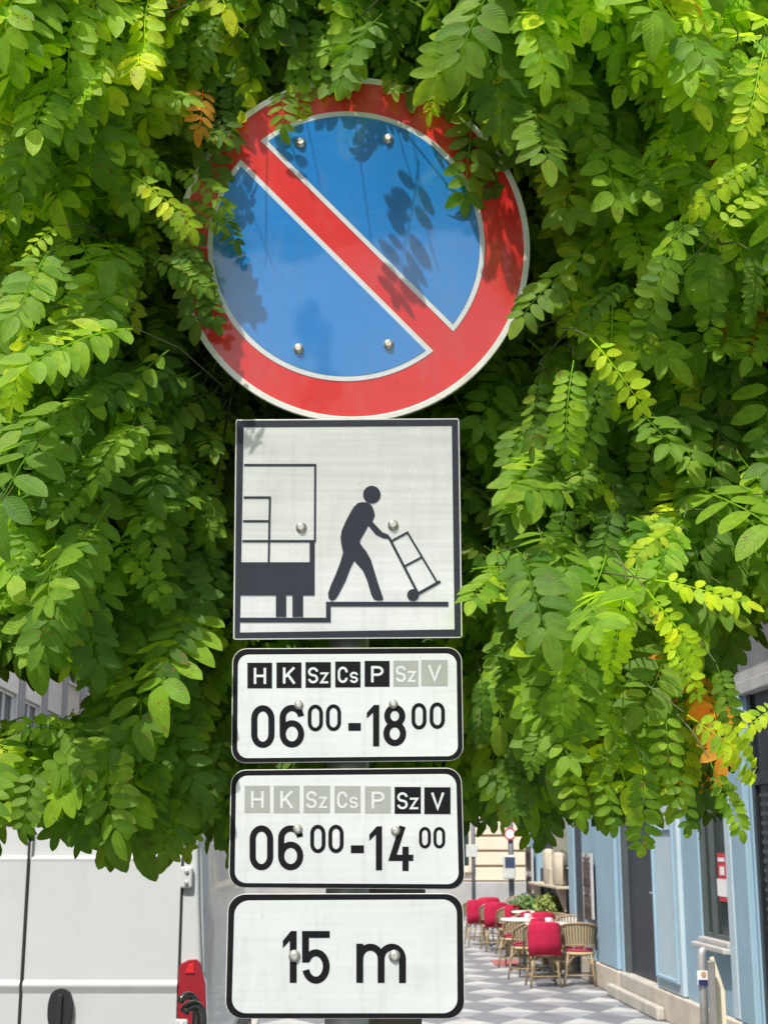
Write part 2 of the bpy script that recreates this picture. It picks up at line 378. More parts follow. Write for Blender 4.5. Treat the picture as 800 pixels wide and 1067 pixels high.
p4 = MB(); fb(p4, s_d1+.12, s_b0-.12, .31, ZL, 0, .05); p4.build('pilaster', M['blue'], shop, bevel=.01)
# narrow dark recess between blue pilasters
fb(MB(), s_b1, s_b1+.7, 0, ZL, -.5, -.03).build('recess', M['dark_door'], shop)
# serving hatch
hb = MB(); fb(hb, s_h0, s_h1, .31, 1.42, -.42, -.08); fb(hb, s_h0, s_h1, 1.46, ZL, -.5, -.10)
for i in range(5):
    a = s_h0+(s_h1-s_h0)*(i/4.0); fb(hb, a-.04*(i > 0), a+.04*(i < 4), .31, 1.42, -.08, -.05)
hb.build('hatch_back', M['dark_door'], shop)
hp = MB(); fb(hp, s_h0+.05, s_h1-1.2, 1.5, ZL-.1, -.10, -.08); hp.build('hatch_pane', mat('green_glass', (.03, .09, .08), .12, .1, spec=.8), shop)
zsh = fs(575, 921)[1]
M['beige'] = mat('beige_wood', (.50, .43, .33), .7, .14, 6, bump=.2)
shf = empty('hatch_shelf', F(s_h0+.5, 0, zsh), 'beige wooden counter shelf jutting from the dark serving hatch', 'shelf')
sm_ = MB(); fb(sm_, s_h0+.03, s_h1-.03, zsh-.04, zsh, -.08, .17); sm_.build('shelf_board', M['beige'], shf, bevel=.008)
for a in (s_h0+.25, s_h1-.25):
    br = MB(); br.prism([(0, 0), (.15, 0), (.15, -.03), (.03, -.33), (0, -.33)], lambda u, v, d, a=a: F(a+d, u, zsh-.04+v), -.02, .02)
    br.build('bracket', M['beige'], shf)
zt1 = fs(587, 886)[1]
for i, (s_, w_, ht, lab) in enumerate(((s_h0+.45, .55, zt1-zsh-.03, 'wide beige folded canvas roll standing at the near end of the hatch shelf'),
                                      (s_h1-1.6, .5, zt1-zsh+.02, 'narrow beige folded canvas roll standing at the far end of the hatch shelf'))):
    m = MB(); rr = w_/2
    prof = [(rr*.8, 0), (rr, .04), (rr*.97, ht*.5), (rr, ht*.9), (rr*.75, ht*.97), (rr*.4, ht)]
    vs = []; n = 20
    for r_, h_ in prof:
        for k in range(n):
            q = 2*math.pi*k/n; q2 = r_*(1+.1*math.cos(6*q)); vs.append(F(s_+q2*math.cos(q), .06+q2*.32*math.sin(q), zsh+h_))
    m.add(vs, [(i_*n+k, i_*n+(k+1) % n, (i_+1)*n+(k+1) % n, (i_+1)*n+k) for i_ in range(len(prof)-1) for k in range(n)]+[tuple(range(n))[::-1], tuple(range((len(prof)-1)*n, len(prof)*n))], True)
    setp(m.build('canvas_roll', M['beige'], origin=F(s_, .06, zsh)), lab, 'canvas roll', 'canvas rolls on the hatch shelf')
m = MB(); fb(m, s_h0+1.0, s_h0+1.5, zsh, zsh+.25, 0, .12); setp(m.build('wooden_crate', M['beige'], origin=F(s_h0+1.25, .06, zsh), bevel=.01), 'small beige box between the canvas rolls on the hatch shelf', 'box')
# vertical strip signs with raised lettering
M['strip'] = mat('strip_board', (.50, .50, .50), .6, .12, 8)
M['strip_ink'] = mat('strip_letters', (.10, .075, .06), .6, .2, 20)
rnd = random.Random(4)
def strip_sign(sc, w, z0, z1, lab, n_):
    e = empty('strip_sign', F(sc, .05, z0), lab, 'sign', 'vertical lettered boards on the blue pilasters')
    fb(MB(), sc-w/2, sc+w/2, z0, z1, .051, .075).build('board', M['strip'], e)
    m = MB(); h = (z1-z0)/n_
    for i in range(n_):
        z = z0+i*h+h*.12; hh = h*.76; a, b = sc-w*.36, sc+w*.36; k = rnd.choice('LEOHIT'); t_ = w*.13
        bars = [(a, b, z, z+t_)] if k in 'LEO' else []
        if k in 'EO': bars.append((a, b, z+hh-t_, z+hh))
        if k in 'EH': bars.append((a+t_, b-t_, z+hh/2-t_/2, z+hh/2+t_/2))
        if k in 'LEOH': bars.append((a, a+t_, z+t_, z+hh-t_ if k in 'EO' else z+hh))
        if k in 'OH': bars.append((b-t_, b, z+t_, z+hh-t_ if k == 'O' else z+hh))
        if k == 'I': bars.append((sc-t_/2, sc+t_/2, z, z+hh))
        if k == 'T': bars += [(a, b, z, z+t_), (sc-t_/2, sc+t_/2, z+t_, z+hh)]
        for x0, x1, y0, y1 in bars: fb(m, x0, x1, y0, y1, .076, .084)
    m.build('letters', M['strip_ink'], e)
a, za = fs(616, 889); _, zc = fs(619, 957)
strip_sign(a, .66, zc, za, 'grey vertical lettered board on the blue pilaster right of the serving hatch', 12)
a, za = fs(554.5, 884); _, zc = fs(554.5, 930)
strip_sign(a, .8, zc, za, 'grey vertical lettered board at the far corner left of the serving hatch', 9)

# ---------------------------------------------------------------- cream building across the end of the street
M['cream'] = mat('cream_stucco', (.66, .57, .43), .8, .06, .8, bump=.15, bscale=20, dirt=((.4, .3, .2), .8, .3, (1, 1, .3)))
M['cream_plinth'] = mat('grey_plinth', (.36, .35, .33), .85, .12, 2)
EY = 46.0
cb = empty('cream_building', (6, EY, 0), 'cream stucco building with deep horizontal grooves closing the end of the street', 'building')
m = MB(); m.box(-6, 24, EY+.07, EY+12, -.1, 16); m.build('wall_backing', mat('groove', (.36, .28, .2), .9), cb)
wn = [(-4.5, -3.2), (-.9, .6), (1.15, 2.72), (9.2, 10.6), (12.8, 14.2)]
m = MB(); z = .7; hgt = .475
while z < 15.5:
    spans = []; e = -6
    for a, b in wn:
        if (1.1 < z < 3.6) or (5.2 < z < 8) or (9.4 < z < 12): spans.append((e, a)); e = b
    spans.append((e, 24))
    for a, b in spans: m.box(a, b, EY, EY+.3, z, z+hgt-.075)
    z += hgt
m.build('wall', M['cream'], cb, bevel=.02)
m = MB(); m.box(-6.1, 24.1, EY-.12, EY+.2, -.1, .66); m.build('plinth', M['cream_plinth'], cb, bevel=.03)
for a, b in wn:
    for z0, z1 in ((1.15, 3.5), (5.3, 7.9), (9.5, 11.9)):
        m = MB(); m.box(a-.18, a, EY-.08, EY+.1, z0-.2, z1+.2); m.box(b, b+.18, EY-.08, EY+.1, z0-.2, z1+.2); m.box(a, b, EY-.12, EY+.1, z1, z1+.25); m.box(a, b, EY-.14, EY+.1, z0-.2, z0)
        m.box((a+b)/2-.04, (a+b)/2+.04, EY+.02, EY+.06, z0, z1); m.box(a, b, EY+.02, EY+.06, z1-.75, z1-.68)
        w = m.build('window', M['cream'], cb, bevel=.01)
        MB().box(a, b, EY+.062, EY+.068, z0, z1).build('pane', M['glass'], w)
p = P(502, 857, EY-.03)
e = empty('house_plaque', (p.x, EY-.02, p.z-.15), 'small blue and white plaque on the cream wall', 'plaque')
MB().box(p.x-.17, p.x+.17, EY-.03, EY-.002, p.z-.16, p.z+.16).build('plaque_plate', M['paper'], e, bevel=.01)
MB().box(p.x-.02, p.x+.14, EY-.036, EY-.031, p.z-.11, p.z+.12).build('plaque_field', mat('plaque_blue', (.12, .18, .32), .4), e)

# ---------------------------------------------------------------- grey block on the left side of the street
M['grey_wall'] = mat('pale_wall', (.62, .60, .56), .8, .07, 1, bump=.1, bscale=30)
M['slate'] = mat('slate_panel', (.20, .21, .22), .6, .15, 2)
lb = empty('apartment_block', (-9.5, 28, 0), 'pale apartment block with slate panels and dark windows left of the street', 'building')
def L(a, b, c): return Vector((-8.9+SL*b - a, b, c))
def lbx(m, d0, d1, y0, y1, z0, z1): m.box(d0, d1, y0, y1, z0, z1, fr=L); return m
m = MB(); lbx(m, .3, 10, -8, 62, -.1, 17); m.build('core_wall', M['grey_wall'], lb)
m = MB(); bays = [(-8+i*3.5, -8+i*3.5+3.5) for i in range(20)]
fl = [(.8, 3.0), (4.3, 6.1), (7.4, 9.2), (10.5, 12.3), (13.6, 15.2)]
for y0, y1 in bays: lbx(m, 0, .3, y0, y0+1.1, -.1, 17)
prev = -.1
for z0, z1 in fl:
    for y0, y1 in bays: lbx(m, 0, .3, y0+1.1, y1, prev, z0)
    prev = z1
for y0, y1 in bays: lbx(m, 0, .3, y0+1.1, y1, prev, 17)
m.build('wall', M['grey_wall'], lb)
for i, (y0, y1) in enumerate(bays):
    lbx(MB(), -.03, -.002, y0+.1, y0+1.0, .6, 16.2).build('slate_cladding', M['slate'], lb)
for i, (y0, y1) in enumerate(bays):
    if y0 < 14: continue
    for z0, z1 in fl[:4]:
        w = MB(); lbx(w, .12, .18, y0+1.1, y0+1.18, z0, z1); lbx(w, .12, .18, y1-.08, y1, z0, z1); lbx(w, .12, .18, y0+2.26, y0+2.34, z0, z1); lbx(w, .12, .18, y0+1.18, y1-.08, z1-.08, z1); lbx(w, -.08, .12, y0+1.1, y1, z0-.05, z0)
        wo = w.build('window', M['paper'], lb)
        lbx(MB(), .19, .22, y0+1.1, y1, z0, z1).build('pane', M['glass'], wo)
m = MB(); lbx(m, -.35, .5, -8.3, 62.3, 17, 17.35); m.build('roof_cornice', M['cornice'], lb)

# ---------------------------------------------------------------- white van
M['van'] = mat('van_paint', (.55, .565, .56), .38, .03, 1.5, coat=.5, dirt=((.36, .35, .32), 2.2, .5, (1, 1, .5)))
M['van_side'] = mat('van_dirty_side', (.58, .59, .58), .4, .06, 2, coat=.3, dirt=((.22, .22, .21), 5, .75, (1, 1, .7)))
M['rubber'] = mat('rubber', (.02, .02, .02), .8, .2, 10)
M['plastic'] = mat('black_plastic', (.018, .018, .02), .5, .15, 12, bump=.15)
M['tail_red'] = mat('tail_light_red', (.30, .004, .014), .12, .12, 12, coat=1)
M['tail_bright'] = mat('tail_light_bright', (.60, .015, .015), .12, .12, 12, coat=1)
M['chrome'] = mat('chrome', (.7, .7, .68), .15, .1, 10, metal=1)
VY = 7.5; vcx = XY(29, VY, 1.5); VL = 5.6
vroot = empty('white_van', (vcx, VY, -.13), 'white high-roof delivery van seen from behind with dusty side', 'van')
def V(x, y, z): return Vector((vcx+x + SL*y, VY+y, z-.13))
halfw = XY(217, VY, 1.3)-vcx
def section(hw, zb, zt, tuck=1.0):
    pr = [(.90, zb), (.985, zb+.05), (1.0, .55), (1.0, 1.1), (.985, 1.45), (.955, 1.9), (.93, zt-.28), (.88, zt-.10), (.78, zt-.02), (.5, zt+.015)]
    pts = [(hw*a, b) for a, b in pr]
    return pts + [(-x, z) for x, z in reversed(pts)]
stations = [(0.0, halfw*.985, .35, 2.28), (.05, halfw, .35, 2.31), (.6, halfw*1.01, .35, 2.33), (3.6, halfw*1.01, .35, 2.33), (4.0, halfw, .35, 2.28)]
m = MB(); vs = []; 
for y, hw, zb, zt in stations: vs += [V(x, y, z) for x, z in section(hw, zb, zt)]
# cab: windscreen slope and bonnet
for y, sc, zt in ((4.55, .97, 2.0), (4.9, .94, 1.55), (5.45, .88, 1.15), (5.6, .8, .8)):
    pts = section(halfw*sc, .35, 2.31)
    vs += [V(x, y, .35+(z-.35)*(zt-.35)/1.96) for x, z in pts]
n = 20; ns = len(vs)//n
fsx = [(i*n+k, i*n+(k+1) % n, (i+1)*n+(k+1) % n, (i+1)*n+k) for i in range(ns-1) for k in range(n)] + [tuple(range(n))[::-1], tuple(range((ns-1)*n, ns*n))]
m.add(vs, fsx, True)
bo = m.build('body', M['van_side'], vroot)
me = bo.data
for poly in me.polygons:
    if len(poly.vertices) > 4: poly.use_smooth = False
# side mouldings and pressed panel ribs
m = MB()
m.box(halfw*1.0, halfw*1.02+.02, .35, 3.9, .55, .72, fr=lambda a, b, c: V(a, b, c))
m.build('side_moulding', M['plastic'], vroot, bevel=.02)
# rear corner posts and roof header around the doors
dW = XY(187, VY, 1.3)-vcx
m = MB()
for sg in (1, -1):
    pts = [(dW+.012, .5), (halfw*.985, .5), (halfw*.985, 1.12), (halfw*.95, 1.6), (halfw*.925, 2.06), (dW+.012, 2.06)]
    m.prism([(sg*a, b) for a, b in pts], lambda u, v, d: V(u, d, v), -.03, .03)
m.prism([(-halfw*.92, 2.072), (halfw*.92, 2.072), (halfw*.87, 2.22), (halfw*.7, 2.28), (-halfw*.7, 2.28), (-halfw*.87, 2.22)], lambda u, v, d: V(u, d, v), -.03, .03)
m.build('rear_frame', M['van'], vroot, bevel=.018, bseg=3)
zc1 = 1.80+.02; z_cr = fs  # crease heights from the photograph
zcA = P(100, 892, VY).z+.13; zcB = P(100, 1027, VY).z+.13
zcC = P(20, 883, VY).z+.13
def door(sg, x0, x1):
    """rear door: pressed sheet with a window recess above zcA and a raised crease at zcB"""
    m = MB(); prof = [(.52, -.035), (zcB-.035, -.040), (zcB, -.052), (zcB+.012, -.052), (zcB+.03, -.036), (zcA-.03, -.036), (zcA-.012, -.038), (zcA, -.012), (2.02, -.008), (2.06, -.025), (2.06, .02), (.52, .02)]
    m.prism([(z, d) for z, d in prof], lambda z, d, x: V(x*sg, d, z), x0, x1)
    o = m.build('rear_door', M['van'], vroot, bevel=.01, bseg=3); return o
dr = door(1, .008, dW); dlft = door(-1, .008, dW)
hz = P(63, 1048, VY-.05).z+.13; hx = P(63, 1048, VY-.05).x-vcx
m = MB(); 
m.prism([(hx+.066*math.cos(q)*(1 if abs(math.cos(q)) < .8 else .95), hz-.02+.105*math.copysign(abs(math.sin(q))**.75, math.sin(q))) for q in [2*math.pi*i/28 for i in range(28)]], lambda u, v, d: V(u, d, v), -.07, -.03)
hd = m.build('handle', M['plastic'], dr, bevel=.012, bseg=3)
m = MB(); m.box(hx-.014, hx+.014, -.085, -.065, hz-.11, hz+.06, fr=lambda a, b, c: V(a, b, c)); m.build('grip', M['rubber'], hd, bevel=.008)
for z in (P(195, 914, VY).z+.13, 1.02, .62):
    m = MB(); m.box(dW-.002, dW+.062, -.062, -.03, z-.055, z+.055, fr=lambda a, b, c: V(a, b, c))
    hg = m.build('hinge', M['van'], vroot, bevel=.012, bseg=3)
    b_ = MB()
    for dz in (-.028, .028): b_.lathe([(.011, 0), (.011, -.006), (.007, -.009)], V(dW+.032, -.062, z+dz), 12, 'y')
    b_.build('hinge_bolt', M['bolt'], hg)
m = MB()
m.box(-.006, .006, -.046, -.03, .53, 2.05, fr=lambda a, b, c: V(a, b, c)); m.build('door_seal', M['rubber'], vroot)
m = MB(); m.box(dW-.001, dW+.009, -.032, -.02, .53, 2.05, fr=lambda a, b, c: V(a, b, c)); m.build('door_seal', M['rubber'], vroot)
m = MB(); m.box(-.30, .30, -.058, -.035, .72, .86, fr=lambda a, b, c: V(a-.45, b, c)); m.build('plate_recess', M['plastic'], vroot, bevel=.01)
# tail lights
zt = P(200, 998, VY).z+.13
for sg in (1, -1):
    a, b = dW+.006, halfw*1.0
    pts = [(a, zt-.62), (a, zt-.03), (a+.05, zt-.005), (b-.055, zt), (b-.035, zt-.02), (b-.005, zt-.12), (b+.008, zt-.3), (b+.008, zt-.62)]
    m = MB(); m.prism([(sg*x, z) for x, z in pts], lambda u, v, d: V(u, d, v), -.055, .03)
    tl = m.build('tail_light', M['tail_red'], vroot, bevel=.012, bseg=3)
    m = MB(); m.prism([(sg*x, z) for x, z in [(a+.03, zt-.075), (b-.06, zt-.075), (b-.065, zt-.02), (a+.05, zt-.028)]], lambda u, v, d: V(u, d, v), -.062, -.05)
    m.build('upper_lens', M['tail_bright'], tl, bevel=.006)
    m = MB(); m.prism([(sg*x, z) for x, z in [(a+.02, zt-.6), (b-.04, zt-.6), (b-.04, zt-.42), (a+.02, zt-.40)]], lambda u, v, d: V(u, d, v), -.062, -.05)
    m.build('lower_lens', M['tail_bright'], tl, bevel=.006)
m = MB(); m.box(-halfw*.98, halfw*.98, -.12, .1, .36, .50, fr=lambda a, b, c: V(a, b, c)); m.build('bumper', M['plastic'], vroot, bevel=.03)
for y in (1.0, 4.5):
    for sg in (1, -1):
        wr = MB(); wr.lathe([(.20, -.1), (.31, -.105), (.34, -.08), (.34, .08), (.31, .105), (.20, .1)], V(sg*(halfw-.1), y, .34), 28, 'x')
        w = wr.build('wheel', M['rubber'], vroot)
        r_ = MB(); r_.lathe([(.06, .09*sg), (.19, .11*sg), (.2, .08*sg)], V(sg*(halfw-.1), y, .34), 20, 'x'); r_.build('rim', M['alu'], w)

# ---------------------------------------------------------------- bent tube bike racks in front of the van lamp
M['rack'] = mat('rack_steel', (.16, .15, .14), .28, .2, 14, metal=.9)
for i, (px, py, tx, ty, lab) in enumerate(((202, 1036, 190, 1040, 'rear dark steel crook-topped post in front of the red van lamp'),
                                           (208, 1046, 203, 1050, 'front dark steel crook-topped post in front of the red van lamp'))):
    Yr = 5.0-i*.35; t_ = P(px-5, py-1, Yr); w = .024
    m = MB(); x = P(px+3, py, Yr).x; zt_ = t_.z
    arc = [Vector((x, Yr, 0)), Vector((x, Yr, zt_-.045))]
    for q in range(1, 8):
        an = math.pi*q/8*.95; arc.append(Vector((x-.028*(1-math.cos(an)), Yr-.02*(1-math.cos(an)), zt_-.045+.045*math.sin(an)*.9)))
    m.tube(arc, .013 if i == 0 else .016, 14)
    setp(m.build('crook_post', M['rack'], origin=(x, Yr, 0)), lab, 'post', 'crook-topped posts behind the sign')

# ---------------------------------------------------------------- sign pole
YS = 2.46
pc = XY(362, YS+.06, 1.8)
pole = empty('sign_pole', (pc, YS+.075, 0), 'grey galvanised steel pole carrying the five traffic signs', 'pole')
m = MB(); m.tube([(pc, YS+.075, 0), (pc, YS+.075, 3.25)], .038, 24); m.build('tube', M['pole'], pole)
m = MB(); m.lathe([(.042, 3.25), (.042, 3.27), (.02, 3.285)], (pc, YS+.075, 0), 24); m.build('cap', M['plastic'], pole)
m = MB(); m.lathe([(.075, 0), (.075, .012), (.05, .03), (.044, .05)], (pc, YS+.075, 0), 24); m.build('base_collar', M['pole'], pole)
def pl_map(Yp):
    """photo pixels on the plane Y = Yp -> world; third argument moves towards the camera"""
    return lambda u, v, d: P(u, v, Yp) - Vector((0, d, 0))
def band_clamp(z, root):
    m = MB(); m.lathe([(.041, z-.012), (.044, z-.012), (.044, z+.012), (.041, z+.012)], (pc, YS+.075, 0), 24)
    m.box(pc-.13, pc+.13, YS+.008, YS+.034, z-.014, z+.014); m.build('clamp', M['alu'], root)
def bolts(root, pts, Yp, r=.0085):
    for (u, v) in pts:
        c = P(u, v, Yp)
        m = MB(); m.lathe([(r*1.25, 0), (r*1.25, -.0016), (r*.95, -.002), (r*.9, -.005), (r*.6, -.0062)], c, 6 if False else 16, 'y')
        m.build('bolt', M['bolt'], root)

# ---------------------------------------------------------------- round no-parking sign
YR = 2.435
cR = P(367.4, 258.5, YR); R = .3335; LEAN = math.radians(7.5)
rs = empty('no_parking_sign', (cR.x, YR, cR.z-R), 'round blue sign with red rim and one red diagonal bar half hidden by leaves', 'traffic sign', 'traffic signs on the grey pole')
CL, SLn = math.cos(LEAN), math.sin(LEAN)
def RC(u, v, d): return Vector((cR.x+u*R, YR-d*CL-v*R*SLn, cR.z+v*R*CL-d*SLn))
def RI(u, v, d): return RC(u-.036, v+.018, d)
def on_round(px, py):
    r = ray(px, py); n_ = Vector((0, -CL, -SLn)); k = (cR-Vector((0, 0, EYE))).dot(n_)/r.dot(n_); return Vector((0, 0, EYE))+r*k
def circ(r, n=128, a0=0, a1=2*math.pi): return [(r*math.cos(a0+(a1-a0)*i/n), r*math.sin(a0+(a1-a0)*i/n)) for i in range(n)]
def ring_mesh(r0, r1, d0, d1):
    m = MB(); A, B = circ(r0), circ(r1); n = len(A)
    vs = [RC(a, b, d1) for a, b in A]+[RC(a, b, d1) for a, b in B]+[RC(a, b, d0) for a, b in A]+[RC(a, b, d0) for a, b in B]
    fs_ = []
    for i in range(n):
        j = (i+1) % n; fs_ += [(i, j, n+j, n+i), (n+i, n+j, 3*n+j, 3*n+i), (i, 2*n+i, 2*n+j, j), (2*n+i, 3*n+i, 3*n+j, 2*n+j)]
    return m.add(vs, fs_)
m = MB(); m.prism(circ(.985), RC, 0, -.003); m.build('panel', M['film_red'], rs)
ring_mesh(.966, 1.0, -.014, .0035).build('rim', M['film_rim'], rs, bevel=.0012)
ROT = math.radians(-45.5)                            # the bar falls from upper left to lower right
HB = .079
def segpoly(r, off, n=90):
    """circle segment of radius r beyond distance off from the centre, on +normal side of the bar"""
    a = math.acos(off/r); pts = [(r*math.cos(-a+2*a*i/n), r*math.sin(-a+2*a*i/n)) for i in range(n+1)]
    return pts
def rotp(pts, ang): c, s = math.cos(ang), math.sin(ang); return [(x*c-y*s, x*s+y*c) for x, y in pts]
for ang in (ROT+math.pi/2, ROT-math.pi/2):
    m = MB(); m.prism(rotp(segpoly(.782, HB), ang), RI, .0003, .0009); m.build('white_border', M['film_white'], rs)
    m = MB(); m.prism(rotp(segpoly(.753, HB+.028), ang), RI, .0012, .0016); m.build('blue_field', M['film_blue'], rs)
def Z1(u, v): return (180+u/2.105, 70+v/2.105)
for q in (Z1(281, 167), Z1(472, 158), Z1(276, 618), Z1(473, 609)):
    c = on_round(*q)-Vector((0, .0022, 0)); r = .0078; m = MB(); m.lathe([(r*1.25, .002), (r*1.25, -.0016), (r*.95, -.002), (r*.9, -.005), (r*.6, -.0062)], c, 16, 'y'); m.build('bolt', M['bolt'], rs)
for z in (cR.z-.21, cR.z+.2): band_clamp(z, rs)

# ---------------------------------------------------------------- drawing helpers for plates
def bil(q, a, b):
    (x0, y0), (x1, y1), (x2, y2), (x3, y3) = q       # tl, tr, br, bl
    return ((x0*(1-a)+x1*a)*(1-b)+(x3*(1-a)+x2*a)*b, (y0*(1-a)+y1*a)*(1-b)+(y3*(1-a)+y2*a)*b)
def rrect(q, r, n=8):
    w = q[1][0]-q[0][0]; h = q[3][1]-q[0][1]; ra, rb = r/w, r/h; pts = []
    for cx, cy, a0 in ((1-ra, rb, -90), (1-ra, 1-rb, 0), (ra, 1-rb, 90), (ra, rb, 180)):
        for i in range(n+1):
            a = math.radians(a0+90*i/n); pts.append(bil(q, cx+ra*math.cos(a), cy+rb*math.sin(a)))
    return pts
def stroke(m, pts, t, fn, d0, d1, closed=False):
    """ribbon of width t along a polyline, mitred"""
    q = []
    for p_ in pts:
        if not q or (Vector(p_)-Vector(q[-1])).length > .02*t: q.append(p_)
    if closed and (Vector(q[0])-Vector(q[-1])).length <= .02*t: q.pop()
    pts = q; n = len(pts); Lf = []; Rt = []
    for i in range(n):
        p = Vector(pts[i]).to_2d()
        a = Vector(pts[(i-1) % n]).to_2d() if (closed or i > 0) else None
        b = Vector(pts[(i+1) % n]).to_2d() if (closed or i < n-1) else None
        d1_ = (p-a).normalized() if a is not None else None; d2_ = (b-p).normalized() if b is not None else None
        if d1_ is None: d1_ = d2_
        if d2_ is None: d2_ = d1_
        nn = (Vector((-d1_.y, d1_.x))+Vector((-d2_.y, d2_.x)))
        if nn.length < 1e-4: nn = Vector((-d1_.y, d1_.x))
        nn.normalize(); c = max(.45, nn.dot(Vector((-d1_.y, d1_.x))))
        Lf.append(p+nn*(t/2/c)); Rt.append(p-nn*(t/2/c))
    vs = []
    for d in (d0, d1): vs += [fn(p.x, p.y, d) for p in Lf]+[fn(p.x, p.y, d) for p in Rt]
    f = []; k = n if closed else n-1; N2 = 2*n
    for i in range(k):
        j = (i+1) % n
        f += [(i, j, n+j, n+i), (N2+i, N2+n+i, N2+n+j, N2+j), (i, N2+i, N2+j, j), (n+i, n+j, N2+n+j, N2+n+i)]
    if not closed: f += [(0, n, N2+n, N2), (n-1, N2+n-1, N2+2*n-1, 2*n-1)]
    m.add(vs, f)
def arc(cx, cy, rx, ry, a0, a1, n=14): return [(cx+rx*math.cos(math.radians(a0+(a1-a0)*i/n)), cy+ry*math.sin(math.radians(a0+(a1-a0)*i/n))) for i in range(n+1)]
def glyph(ch, x0, y0, x1, y1, t):
    """centre lines of a condensed traffic letter; y grows downwards"""
    l, r, T, B = x0+t/2, x1-t/2, y0+t/2, y1-t/2; w = r-l; h = B-T; cx = (l+r)/2; rx = w/2; ry = min(w*.62, h/2)
    if ch == '0': return [(arc(cx, T+ry, rx, ry, 180, 360)+arc(cx, B-ry, rx, ry, 0, 180), True)]
    if ch == '1': return [([(r, y1), (r, y0+.1*t)], False), ([(r+t*.2, T-t*.1), (l, T+h*.24)], False)]
    if ch == '8':
        mdl = T+h*.47; ra = min(w*.55, (mdl-T)/2); rb = min(w*.58, (B-mdl)/2); q = rx*.9
        return [(arc(cx, T+ra, q, ra, 180, 360)+arc(cx, mdl-ra, q, ra, 0, 180), True), (arc(cx, mdl+rb, rx, rb, 180, 360)+arc(cx, B-rb, rx, rb, 0, 180), True)]
    if ch == '6':
        mdl = T+h*.42; rb = min(w*.58, (B-mdl)/2)
        ra = ry*.85; return [(arc(cx, mdl+rb, rx, rb, 180, 360)+arc(cx, B-rb, rx, rb, 0, 180), True),
                (arc(cx, T+ra, rx, ra, -8, -180)+[(l, mdl+rb)], False)]
    if ch == '4':
        xb = l+w*.74; return [([(l+w*.58, y0), (l+w*.02, T+h*.74), (x1, T+h*.74)], False), ([(xb, T+h*.45), (xb, y1)], False)]
    if ch == '5':
        mdl = T+h*.40; rb = (B-mdl)/2
        return [([(x1, T), (l, T), (l, mdl+rb*.72)], False), (arc(cx, mdl+rb, rx, rb, -155, 0)+arc(cx, B-rb, rx, rb, 0, 165), False)]
    if ch == 'm':
        q = w/4; ryy = min(q*1.1, h/2)
        return [([(l, y0), (l, y1)], False), ([(l, T+ryy*1.1)]+arc(l+q, T+ryy, q, ryy, 190, 360)+[(cx, y1)], False), ([(cx, T+ryy*1.1)]+arc(cx+q, T+ryy, q, ryy, 190, 360)+[(r, y1)], False)]
    if ch == '-': return [([(x0, (y0+y1)/2), (x1, (y0+y1)/2)], False)]
    if ch == 'H': return [([(l, y0), (l, y1)], False), ([(r, y0), (r, y1)], False), ([(l, cx*0+(T+B)/2), (r, (T+B)/2)], False)]
    if ch == 'K': return [([(l, y0), (l, y1)], False), ([(r, y0), (l+t*.3, T+h*.6)], False), ([(l+w*.36, T+h*.42), (r+t*.1, y1)], False)]
    if ch == 'V': return [([(l-t*.1, y0), (cx, B), (r+t*.1, y0)], False)]
    if ch == 'P':
        rb = h*.27; return [([(l, y0), (l, y1)], False), ([(l+t*.5, T), (cx, T)]+arc(cx, T+rb, rx, rb, -90, 90)+[(l+t*.5, T+2*rb)], False)]
    if ch in 'Ss':
        rb = h/4; return [([(r, T+rb*.95)]+arc(cx, T+rb, rx, rb, -10, -180)+arc(cx, T+rb, rx, rb, 180, 110, 6)+arc(cx, B-rb, rx, rb, -70, 90)+arc(cx, B-rb, rx, rb, 90, 175), False)]
    if ch == 'C': return [([(r, T+ry*.95)]+arc(cx, T+ry, rx, ry, -10, -180)+arc(cx, B-ry, rx, ry, 180, 10), False)]
    if ch == 'z': return [([(x0, T), (r, T), (l, B), (x1, B)], False)]
    return []
def write(m, ch, box, t, fn, d0, d1):
    x0, y0, x1, y1 = box
    if ch == '1':
        h = y1-y0; m.prism([(x1, y0), (x1, y1), (x1-t, y1), (x1-t, y0+.19*h), (x0, y0+.33*h), (x0, y0+.19*h), (x1-t*.85, y0)], fn, d0, d1); return
    for k, (pts, cl) in enumerate(glyph(ch, *box, t)): stroke(m, pts, t, fn, d0, d1+.00012*k, cl)

# ---------------------------------------------------------------- loading-zone pictogram plate
def Zc(s, x, y): return lambda u, v: (x+u/s, y+v/s)
Z2 = Zc(3.077, 230, 430); Z3 = Zc(3.077, 230, 665); Z4 = Zc(2.5, 180, 860)
fn = pl_map(YS)
def zf(Z): return lambda u, v, d: fn(*Z(u, v), d)
def plate_root(name, u, v, lab): 
    p = P(u, v, YS); return empty(name, (p.x, YS, p.z), lab, 'traffic sign', 'traffic signs on the grey pole')
lp = plate_root('loading_sign', 362, 665, 'square silver plate showing a man wheeling a trolley to a lorry')
f2 = zf(Z2)
q_out = [Z2(48, 22), Z2(764, 18), Z2(774, 722), Z2(40, 728)]; q_in = [Z2(74, 47), Z2(740, 42), Z2(749, 695), Z2(62, 705)]
m = MB(); m.prism(rrect(q_out, 2.5, 4), fn, 0, -.003); m.build('panel', M['film_silver'], lp, bevel=.0008)
m = MB()
for i in range(4):
    j = (i+1) % 4; o_ = [bil(q_out, a, b) for a, b in ((.006, .006), (.994, .006), (.994, .994), (.006, .994))]
    vs = [fn(*o_[i], .0008), fn(*o_[j], .0008), fn(*q_in[j], .0008), fn(*q_in[i], .0008)]
    m.add(vs, [(0, 1, 2, 3)])
m.build('frame', M['ink_frame'], lp)
D0, D1 = .0004, .0012
m = MB(); t_ = 6.5
